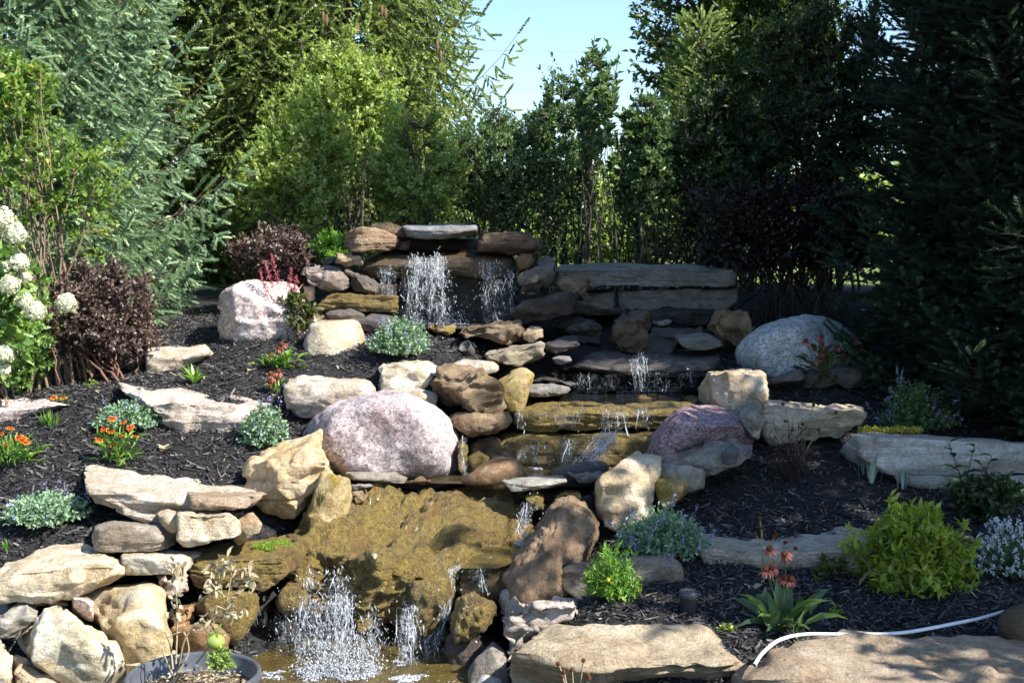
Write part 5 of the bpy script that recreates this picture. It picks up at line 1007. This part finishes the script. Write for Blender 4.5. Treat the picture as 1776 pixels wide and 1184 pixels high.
def sedum():
    rng = np.random.default_rng(78); n = 900; x = rng.uniform(1488, 1600, n); root = thing('sedum', 'yellow green sedum mat on top of the grey wall slab', 'plant', at(1545, 748, 7.4)); mb = MB()
    p = np.array([at(a_, 747+rng.normal(0, 2.5), 7.35+rng.uniform(-.05, .12)) for a_ in x]); p[:, 2] += .0; leaves(mb, p, nrm(rng.normal(0, .5, (n, 3))+[0, 0, .9]), rvec(rng, n), .018, .01, rng); mb.build('foliage', [L['sedum']], root)
sedum()
# ---- flowers
def petal_ring(mb, c, ax, n, ln, wd, rise, rng, m=0):
    ax = nrm(np.asarray(ax, float)); u = nrm(np.cross(ax, [.3, .9, .1])); v = np.cross(ax, u); a = (np.arange(n)+rng.random()*.5)/n*6.283+rng.normal(0, .08, n)
    d = np.cos(a)[:, None]*u+np.sin(a)[:, None]*v; dd = nrm(d+ax*rise+rng.normal(0, .08, (n, 3)))
    leaves(mb, np.repeat(c[None], n, 0)+d*ln*.18, dd, np.repeat(ax[None], n, 0), ln*rng.uniform(.85, 1.1, n), wd, rng, m, (BLEAF_V, BLEAF_F))
def ball(mb, c, ax, r, h, m=0):
    V, F = ICO[2]; ax = nrm(np.asarray(ax, float)); u = nrm(np.cross(ax, [.3, .9, .1])); v = np.cross(ax, u)
    mb.add(c+V[:, :1]*u*r+V[:, 1:2]*v*r+V[:, 2:]*ax*h, F, m)
def flowers(name, label, cat, base, heads, kind, seed, leafn=60, leafl=.06, leafw=.016, lm='green', stem='greenstem', group=None, fr=.03, lspread=.1, lh=.1):
    """heads: world points of flower heads"""
    rng = np.random.default_rng(seed); base = np.asarray(base, float); root = thing(name, label, cat, base, group); ms = MB(); H = np.array(heads); n = len(H)
    a = base+np.c_[rng.normal(0, .02, (n, 2)), np.zeros(n)]; mid = a*.4+H*.6; mid[:, :2] = a[:, :2]*.6+H[:, :2]*.4; tubes(ms, bez(a, mid, H, 7), np.full((n, 7), .0028), 4); ms.build('stems', [M[stem]], root, True)
    mf = MB(); p = base+np.c_[rng.normal(0, lspread*.5, (leafn, 2)), rng.random(leafn)*lh]; d = nrm(np.c_[(p-base)[:, :2]*6+rng.normal(0, .4, (leafn, 2)), rng.uniform(.1, 1, leafn)])
    leaves(mf, p, d, nrm(rng.normal(0, .3, (leafn, 3))+[0, 0, 1]), leafl*rng.uniform(.6, 1.2, leafn), leafw, rng, 0, (BLEAF_V, BLEAF_F)); mf.build('leaves', [L[lm]], root)
    for h in H:
        ax = nrm(np.array([rng.normal(0, .25), -.35+rng.normal(0, .2), 1.])); mb = MB()
        if kind == 'gail':
            petal_ring(mb, h, ax, 12, fr, fr*.5, .12, rng, 0); petal_ring(mb, h-ax*.002, ax, 12, fr*1.14, fr*.4, .05, rng, 1); ball(mb, h+ax*fr*.1, ax, fr*.36, fr*.26, 2)
            mb.build('flower', [L['orange'], L['yellowtip'], M['cfcone']], root)
        elif kind == 'cone':
            petal_ring(mb, h, ax, 11, fr*1.2, fr*.42, -.75, rng, 0); ball(mb, h+ax*fr*.25, ax, fr*.52, fr*.5, 1); mb.build('flower', [L['rose'], M['cfcone']], root)
        else:
            ball(mb, h, ax, fr*.5, fr*.5, 0); petal_ring(mb, h, ax, 7, fr*.6, fr*.2, -.9, rng, 1); mb.build('seed_head', [M['cfcone'], L['deadred']], root)
    return root
def hp(Y, s): return [at(x, y, Y) for x, y in pts(s)]
GG = 'orange red daisy clumps'
b = gp(205, 806); flowers('blanket_flower', 'orange red daisies on thin stems in front of the low catmint', 'flower', b, hp(b[1]-.02, '181,743 193,748 214,732 226,741 235,756 209,755 195,726 193,770 172,762'), 'gail', 81, 110, .085, .013, 'green', group=GG, fr=.021, lspread=.09, lh=.16)
b = gp(20, 808); flowers('blanket_flower', 'orange red daisies with grassy leaves at the picture edge', 'flower', b, hp(b[1]-.02, '2,752 18,742 33,758 46,767 40,762 -4,760 10,770'), 'gail', 82, 130, .1, .014, 'green', group=GG, fr=.021, lspread=.14, lh=.1)
b = gp(105, 700); flowers('blanket_flower', 'few tiny orange flowers above the low pink stone', 'flower', b, hp(b[1], '62,703 110,689 93,689'), 'gail', 83, 14, .05, .008, 'green', fr=.02, lspread=.05, lh=.04)
b = gp(487, 640); flowers('coneflower', 'rose coneflower with a rosette of fresh leaves beside the tall dried plant', 'flower', b, hp(b[1]-.03, '485,606 470,618 490,598'), 'cone', 84, 46, .11, .03, 'green', fr=.034, lspread=.1, lh=.06)
b = gp(480, 684); flowers('coneflower', 'small red coneflower leaning over the pale rugged block', 'flower', b, hp(b[1]-.03, '474,654 483,645 470,649 468,662'), 'cone', 85, 24, .06, .018, 'green', fr=.032, lspread=.05, lh=.08)
b = gp(1430, 672); flowers('coneflower', 'shaded coneflowers in front of the big smooth pale grey boulder', 'flower', b, hp(b[1]-.05, '1398,592 1424,585 1426,598 1452,602 1486,592 1422,622 1428,611 1471,610'), 'cone', 86, 70, .1, .035, 'olive', fr=.032, lspread=.14, lh=.26)
b = gp(1362, 1095); flowers('coneflower', 'drooping rose coneflowers rising from broad leaves beside the golden shrub', 'flower', b, hp(b[1]-.03, '1335,952 1362,962 1328,990 1340,985 1372,1005 1360,1002'), 'cone', 87, 30, .17, .05, 'hedge', fr=.03, lspread=.12, lh=.06)
b = gp(1330, 1010); flowers('dried_flower', 'spent brown flower stalks behind the drooping coneflowers', 'plant', b, hp(b[1]-.03, '1318,898 1322,915 1342,930 1362,940 1310,925 1380,950 1345,925'), 'seed', 88, 6, .05, .012, 'deadred', 'redtwig' and 'drystem', fr=.02, lspread=.05, lh=.1)
b = gp(1385, 800); flowers('dried_flower', 'withered stalks with brown heads in front of the long layered tan stone', 'plant', b, hp(b[1]-.05, '1358,700 1411,702 1392,735 1450,715 1362,730 1420,745 1375,745'), 'seed', 89, 26, .05, .014, 'deadred', 'drystem', fr=.022, lspread=.08, lh=.2)
b = at(1000, 1225, 4.78); b[2] = ground(b[0], b[1])[0]; flowers('dried_flower', 'dried seed heads poking up in front of the big front slab', 'plant', b, hp(4.75, '968,1150 978,1164 1012,1144 1020,1170 975,1172 1022,1176 992,1160'), 'seed', 90, 14, .07, .012, 'green', 'drystem', fr=.018, lspread=.06, lh=.08)
# dried twiggy plant, tall dried plant with plumes, dark leafy plant
def twiggy(name, label, base, w_, h, n, m, seed, lm=None, nl=0, ll=.03, lw=.015):
    rng = np.random.default_rng(seed); root = thing(name, label, 'plant', base); ms = MB(); a = np.asarray(base)+rng.normal(0, .02, (n, 3))*[1, 1, 0]
    tip = base+np.c_[rng.normal(0, w_*.5, n), rng.normal(0, w_*.4, n), h*rng.uniform(.3, 1, n)]; mid = (a+tip)/2+rng.normal(0, w_*.12, (n, 3)); P = bez(a, mid, tip, 7); tubes(ms, P, np.linspace(1, .4, 7)[None]*np.full((n, 1), .0022), 3)
    k = rng.integers(2, 7, n*3); i = rng.integers(0, n, n*3); p = P[i, k]; q = p+rng.normal(0, w_*.22, (n*3, 3))+[0, 0, h*.06]; tubes(ms, bez(p, (p+q)/2+rng.normal(0, .008, p.shape), q, 4), np.full((n*3, 4), .0012), 3)
    ms.build('stems', [m], root, True)
    if nl:
        mf = MB(); i = rng.integers(0, len(q), nl); leaves(mf, q[i]+rng.normal(0, .008, (nl, 3)), rvec(rng, nl), rvec(rng, nl), ll*rng.uniform(.6, 1.2, nl), lw, rng); mf.build('leaves', [lm], root)
    return root
twiggy('dry_plant', 'tangle of bare dry twigs on the shaded mulch bed', gp(1372, 835), .2, .32, 70, M['darktwig'], 91, L['deadred'], 120, .025, .01)
b = gp(512, 588)
shrub('perennial', 'tall brownish green plant with crimson plumes beside the tall pink boulder', 'plant', b, *crown(478, 500, 545, 588, b[1], .1), 12, 75, 8, .075, .024, L['olive'], M['redtwig'], 92, sr=.004, twl=.12, twr=.002, gap=1)
rt = bpy.data.objects['perennial']; rng = np.random.default_rng(92)
for (x0, y0, x1, y1) in [(480,520,458,452), (490,520,470,440), (500,520,505,465), (508,520,515,478), (470,530,450,470)]:
    mb = MB(); A = at(x0, y0, b[1]); B = at(x1, y1, b[1]); tubes(mb, np.array([A, (A+B)/2, B]), np.full((1, 3), .002), 3); m = 110; t = rng.uniform(.3, 1, m)[:, None]; p = A*(1-t)+B*t+rng.normal(0, .012, (m, 3))*(1.3-t)
    leaves(mb, p, nrm(rng.normal(0, .6, (m, 3))+[0, 0, .8]), rvec(rng, m), .018, .007, rng); mb.build('plume', [L['plume']], rt)
def leafy(name, label, base, tips, seed, lm, ll, lw, sm, per=9):
    rng = np.random.default_rng(seed); root = thing(name, label, 'plant', base); ms = MB(); mf = MB()
    for tp in tips:
        a = np.asarray(base)+rng.normal(0, .02, 3)*[1, 1, 0]; P = bez(a[None], ((a+tp)/2+rng.normal(0, .02, 3))[None], np.asarray(tp)[None], 9)[0]; tubes(ms, P, np.linspace(1, .5, 9)[None]*.004, 4)
        t = np.linspace(.25, 1, per); pp = np.array([np.interp(t, np.linspace(0, 1, 9), P[:, k]) for k in range(3)]).T; az = np.arange(per)*2.4+rng.random()*6
        d = nrm(np.c_[np.cos(az), np.sin(az), rng.uniform(-.15, .5, per)]); leaves(mf, pp, d, np.tile([0, 0, 1.], (per, 1))+rng.normal(0, .2, (per, 3)), ll*rng.uniform(.7, 1.15, per), lw, rng, 0, (BLEAF_V, BLEAF_F))
    ms.build('stems', [sm], root, True); mf.build('leaves', [lm], root); return root
leafy('leafy_plant', 'dark stemmed plant with large drooping leaves in front of the grey wall slab', gp(1680, 890), [at(x, y, 6.6) for x, y in [(1645,768),(1690,775),(1665,830),(1720,790),(1640,840),(1700,850)]], 93, L['darkshrub'], .1, .04, M['darktwig'])
bush('bush', 'low dark green plant at the shaded end of the grey wall slab', 'bush', 1640, 815, 1790, 905, 6.7, .2, L['darkshrub'], M['darktwig'], 94, nst=10, nt=260, lpt=9, ll=.04, lw=.02)
b = gp(1062, 1040); mound('daisy_plant', 'bushy bright green plant with narrow leaves in front of the smooth grey tan stone', 'plant', b, 50*b[1]/F_PX, 90*b[1]/F_PX, 110, 16, .04, .009, L['green'], M['greenstem'], 95, L['yellowtip'], 5, fsz=.012, spike=.01, up=.6)
b = gp(1750, 1000); mound('white_flower_plant', 'cloud of tiny white flowers beside the golden shrub', 'plant', b, 62*b[1]/F_PX, 92*b[1]/F_PX, 260, 8, .015, .006, L['hedge'], M['greenstem'], 96, L['whitefl'], 230, fsz=.011, spike=.03, up=.4)
b = gp(1755, 1125); mound('catmint', 'sprig of lilac flowers below the dark rounded boulder', 'plant', b, .07, .1, 26, 9, .02, .01, L['hedge'], M['greenstem'], 97, L['lilac'], 8, fsz=.01, spike=.04)
b = gp(1260, 1098); mound('weed', 'tiny yellow green weed at the edge of the front slab', 'plant', b, .045, .035, 16, 6, .016, .01, L['gold'], M['greenstem'], 98)
b = gp(1450, 1070); mound('weed', 'little weed with round leaves between broad leaves and golden shrub', 'plant', b, .035, .05, 12, 5, .018, .014, L['gold'], M['greenstem'], 99)
b = gp(160, 672); mound('weed', 'yellow leaves at the foot of the trimmed purple bush', 'plant', b, .06, .04, 14, 6, .02, .014, L['vine'], M['greenstem'], 100)
def wetmoss():
    rng = np.random.default_rng(101); n = 900; c0 = at(985, 868, 6.62); root = thing('moss_clump', 'brownish moss hanging on the dark lump under the slate plate', 'moss', c0); mb = MB()
    p = c0+rvec(rng, n)*[.07, .05, .04]; leaves(mb, p, rvec(rng, n), rvec(rng, n), .012, .005, rng); mb.build('foliage', [L['olive']], root)
wetmoss()
# ---- hydrangea
def hydrangea():
    hb = np.array([at(-40, 690, 7.6)[0], 7.6, ground(at(-40, 690, 7.6)[0], 7.6)[0]]); rng = np.random.default_rng(110)
    root = shrub('hydrangea', 'hydrangea with big cream white flower heads at the picture edge', 'bush', hb, *crown(-170, 380, 95, 660, 7.6, .4), 16, 210, 9, .085, .05, L['hleaf'], M['twig'], 110, sr=.007, twl=.25, twr=.003, gap=.5, up=.3)
    for (x, y, s, Y) in [(6,378,26,7.3), (26,404,26,7.3), (32,453,22,7.35), (16,493,22,7.25), (40,478,17,7.45), (62,538,22,7.25), (44,522,18,7.4), (116,524,22,7.3), (8,612,20,7.3), (12,466,17,7.5), (4,640,15,7.35), (30,487,14,7.5)]:
        c = at(x, y, Y); s = s*.72*Y/F_PX; n = 330; mb = MB(); d = rvec(rng, n); ax = nrm(np.array([rng.normal(0, .3)+.25, -.3, .8])); u = nrm(np.cross(ax, [0, 1, .1])); v = np.cross(ax, u)
        h = d@np.array([0, 0, 1]); wd = np.where(h > 0, 1-.6*h, 1.); rr = rng.uniform(.74, 1.12, n)*s
        p = c+((d[:, :1]*u+d[:, 1:2]*v)*wd[:, None]*1.08+d[:, 2:]*ax*.95)*rr[:, None]; on = nrm(p-c)
        for k in range(4):
            dd = nrm(np.cross(on, rvec(rng, n))+on*rng.uniform(-.1, .5, (n, 1))); leaves(mb, p, dd, on, .017, .015, rng)
        V0, F0 = ICO[2]; mb.add(c+((V0[:, :1]*u+V0[:, 1:2]*v)*.7+V0[:, 2:]*ax*.62)*s, F0, 0, .2); tubes(mb, np.array([c-ax*s*1.6, c-ax*s*.8, c]), np.full((1, 3), .003), 4, 1)
        mb.build('flower_head', [L['cream'], M['greenstem']], root)
        m = 5; mf = MB(); dd = nrm(np.c_[rng.normal(0, 1, (m, 2)), rng.uniform(-.2, .3, m)]); leaves(mf, np.repeat((c-ax*s*1.3)[None], m, 0), dd, np.tile([0, -.2, 1.], (m, 1)), .09, .045, rng, 0, (BLEAF_V, BLEAF_F)); mf.build('leaves', [L['hleaf']], root)
hydrangea()
# ------------------------------------------------------------------ small things
def lathe(mb, c, prof, n=40, m=0, ax=None):
    K = len(prof); a = np.arange(n)*2*math.pi/n; V = []
    ax = nrm(np.asarray(ax if ax is not None else [0, 0, 1.], float)); u = nrm(np.cross(ax, [0, 1, .01])); v = np.cross(u, ax)*-1
    for r_, z_ in prof: V.append(c+np.cos(a)[:, None]*u*r_+np.sin(a)[:, None]*v*r_+ax*z_)
    i = np.arange(K-1)[:, None]*n; j = np.arange(n)[None]; j2 = (j+1) % n
    mb.add(np.concatenate(V), np.stack([i+j, i+j2, i+n+j2, i+n+j], -1).reshape(-1, 4), m)
def pot():
    rng = np.random.default_rng(120); Yp = 4.86; rim = at(336, 1166, Yp); rad = 118*Yp/F_PX; base = np.array([rim[0], Yp, rim[2]-.36])
    root = thing('plant_pot', 'round black plastic pot with rolled rim holding a dried up tomato plant', 'plant pot', base)
    mb = MB(); h = .36; lathe(mb, base, [(.001, 0), (rad*.72, 0), (rad*.74, .02), (rad*.93, h-.07), (rad*.95, h-.05), (rad*1.0, h-.04), (rad*1.0, h-.004), (rad*.985, h), (rad*.94, h), (rad*.93, h-.01), (rad*.9, h-.12), (.001, h-.13)], 64)
    mb.build('body', [M['potplastic']], root, True)
    g = 26; a, r_ = np.meshgrid(np.linspace(0, 6.283, 49), np.linspace(0, 1, g)); x = (np.cos(a)*r_*rad*.915).ravel(); y = (np.sin(a)*r_*rad*.915).ravel()
    z = h-.085+fbm(np.c_[x*14, y*14, x*0], 4)*.025; V = base+np.c_[x, y, z]; i, j = np.meshgrid(np.arange(g-1), np.arange(48), indexing='ij'); q = (i*49+j).ravel(); mk('soil', V-base, np.stack([q, q+1, q+50, q+49], -1), M['soil'], root, smooth=True)
    # litter on the soil
    n = 420; rr = np.sqrt(rng.random(n))*rad*.85; an = rng.random(n)*6.283; p = base+np.c_[np.cos(an)*rr, np.sin(an)*rr, np.full(n, h-.07)+rng.random(n)*.02]; ml = MB(); leaves(ml, p, nrm(np.c_[rng.normal(0, 1, (n, 2)), rng.normal(0, .3, n)]), rvec(rng, n), .03*rng.uniform(.4, 1.3, n), .008, rng); lo = ml.build('dead_leaves', [L['dry']], root); 
    S = lambda x_, y_, dY=0: at(x_, y_, Yp+dY)
    pl = thing('tomato_plant', 'withered tomato plant with curled pale leaves and one green tomato', 'plant', base+[0, 0, h-.09]); ms = MB()
    stems = [[(300,1160),(296,1120),(288,1100)], [(310,1165),(330,1130),(320,1090),(285,1108)], [(310,1160),(318,1110),(340,1080),(375,1050)], [(300,1170),(282,1130),(284,1110)], [(340,1150),(375,1105),(395,1040),(402,990),(400,965)], [(395,1040),(425,1020),(440,1010)], [(395,1040),(370,1015),(362,1005)], [(400,1000),(420,985),(436,985)], [(400,990),(385,978),(376,980)], [(305,1150),(308,1070),(304,1000),(296,972)], [(375,1050),(400,1060),(430,1065)], [(375,1050),(372,1070),(350,1085)], [(304,1000),(312,985),(318,978)]]
    ends = []
    for s in stems:
        w_ = np.array([S(x_, y_, rng.normal(0, .015)) for x_, y_ in s]); t = np.linspace(0, 1, len(w_)); tt = np.linspace(0, 1, 12); P = np.c_[np.interp(tt, t, w_[:, 0]), np.interp(tt, t, w_[:, 1]), np.interp(tt, t, w_[:, 2])]; P[1:-1] = (P[:-2]+P[1:-1]*2+P[2:])/4; tubes(ms, P, np.linspace(.0042, .0018, 12)[None], 5); ends.append(P)
    ms.build('stems', [M['drystem']], pl, True); mf = MB()
    for P in ends[4:]:
        m = 26; k = rng.integers(4, 12, m); leaves(mf, P[k]+rng.normal(0, .012, (m, 3)), nrm(rng.normal(0, .7, (m, 3))+[0, 0, -.5]), rvec(rng, m), .045*rng.uniform(.4, 1.2, m), .016, rng, 0, (BLEAF_V, BLEAF_F))
    mf.build('leaves', [L['dry']], pl); mt = MB(); c = S(374, 1112, -.06); V, F = ICO[3]; lob = 1+.03*np.cos(np.arctan2(V[:, 1], V[:, 0])*5)*(1-V[:, 2]**2); mt.add(c+V*lob[:, None]*np.array([.037, .037, .031]), F, 0); to = mt.build('tomato', [M['tomato']], pl, True)
    mc = MB(); petal_ring(mc, c+[0, 0, .031], [0, 0, 1], 5, .03, .009, .1, rng); tubes(mc, np.array([c+[0, 0, .03], c+[.01, 0, .05], S(385, 1080)]), np.full((1, 3), .003), 5); cx_ = mc.build('calyx', [L['green']], pl); 
    hb = S(382, 1160, -.08); mound('herb', 'small leafy green herb sprig growing in the black pot', 'plant', hb, .055, .09, 60, 14, .016, .012, L['lime'], M['greenstem'], 121)
pot()
def hose():
    path = [(1308,1160,4.72), (1320,1140,4.86), (1345,1118,5.0), (1370,1109,5.08), (1400,1105,5.1), (1460,1106,5.08), (1520,1106,5.08), (1570,1103,5.1), (1620,1094,5.16), (1660,1086,5.24), (1700,1078,5.32), (1740,1066,5.42), (1775,1060,5.5)]
    W_ = np.array([at(*q) for q in path]); W_[:, 2] += .016; t = np.linspace(0, 1, len(W_)); tt = np.linspace(0, 1, 90); P = np.c_[[np.interp(tt, t, W_[:, k]) for k in range(3)]].T
    for _ in range(6): P[1:-1] = (P[:-2]+2*P[1:-1]+P[2:])/4
    mb = MB(); tubes(mb, P, np.full((1, 90), .0078), 10); o = mb.build('garden_hose', [M['hose']], None, True); tag(o, 'thin white hose curving over the big flat front slab', 'hose')
hose()
def lights():
    b = gp(1194, 1066); root = thing('path_light', 'small round black ground light with a grey top in the mulch', 'light', b); mb = MB(); lathe(mb, b, [(.001, -.03), (.038, -.03), (.038, .07), (.044, .073), (.044, .1), (.04, .104), (.033, .104)], 28); mb.build('housing', [M['blackplastic']], root, True); m2 = MB(); lathe(m2, b, [(.0335, .1035), (.025, .106), (.001, .107)], 28); m2.build('lens', [M['slate']], root, True)
    b = gp(812, 618); root = thing('spot_light', 'tilted grey spotlight with a bracket on the mulch above the pale tan block', 'light', b); ax = nrm(np.array([-.35, -.5, .55])); mb = MB(); c = b+np.array([0, 0, .035]); lathe(mb, c, [(.001, -.05), (.03, -.048), (.042, -.02), (.045, .045), (.047, .05), (.043, .052), (.04, .035), (.001, .03)], 26, ax=ax); mb.build('housing', [M['greyplastic']], root, True)
    m2 = MB(); tubes(m2, np.array([b+[.03, .02, 0], b+[.045, .02, .05], b+[.035, .0, .09]]), np.full((1, 3), .007), 6); x, y, z = b+[.02, .02, .09]; m2.add(np.array([[x-.03, y-.02, z+.03], [x+.04, y-.02, z-.03], [x+.04, y+.0, z-.035], [x-.03, y+.01, z+.025], [x-.02, y+.01, z-.03]]), np.array([[0, 1, 2], [0, 2, 3], [0, 4, 1], [3, 2, 4]])); m2.build('bracket', [M['blackplastic']], root)
lights()
def dead_leaf(px, py, label, seed, Y=None):
    rng = np.random.default_rng(seed); b = gp(px, py) if Y is None else at(px, py, Y); b[2] += .012; V = []; n = 18
    for k in range(n):
        a = k/n*6.283; r_ = .035*(.55+.45*abs(math.sin(a*2.5)))*rng.uniform(.85, 1.1); V.append([math.cos(a)*r_*1.3, math.sin(a)*r_, .012*math.cos(a*2)+rng.normal(0, .002)])
    V.append([0, 0, -.002]); F = np.array([[k, (k+1) % n, n] for k in range(n)]); o = mk('fallen_leaf', np.array(V), F, L['dry'], loc=b, rnd=np.full(n+1, rng.random())); tag(o, label, 'leaf', 'fallen brown leaves')
dead_leaf(1304, 1020, 'brown fallen leaf lying on the mulch near the drooping coneflowers', 1)
dead_leaf(284, 778, 'curled tan leaf lying on the mulch near the long stepped slab', 2)
dead_leaf(436, 644, 'brown leaf on the upper mulch slope near the coneflower rosette', 3)
dead_leaf(1022, 832, 'tan leaf stuck on the flat grey slab by the tilted slate plate', 4, 6.88)
for k, (yl, lab) in enumerate([(77, 'upper faint power line crossing the open sky'), (143, 'lower faint power line crossing the open sky')]):
    mb = MB(); a = at(400, yl, 60); b = at(1600, yl+6, 60); t = np.linspace(0, 1, 20)[:, None]; P = a*(1-t)+b*t; P[:, 2] -= np.sin(t[:, 0]*3.14)*.25; tubes(mb, P, np.full((1, 20), .012), 4); o = mb.build('power_line', [M['wire']], None, True); tag(o, lab, 'power line', 'power lines in the sky gap')
# ---- trees outside the frame that shade the garden
def shade(label, base, c, r, seed, nt=900, lpt=12, ll=.16):
    shrub('shade_tree', label, 'tree', base, c, r, 16, nt, lpt, ll, ll*.55, L['oak'], M['bark'], seed, trunk=.16, gap=.35, gfr=.9, twl=.8, twr=.006, cull=False, parts=('trunk', 'crown'))
shade('broad leafy tree standing outside the picture that shades the bed', (5.6, 4.6, 0.), (5.2, 4.3, 4.2), (1.9, 1.7, 2.1), 131)
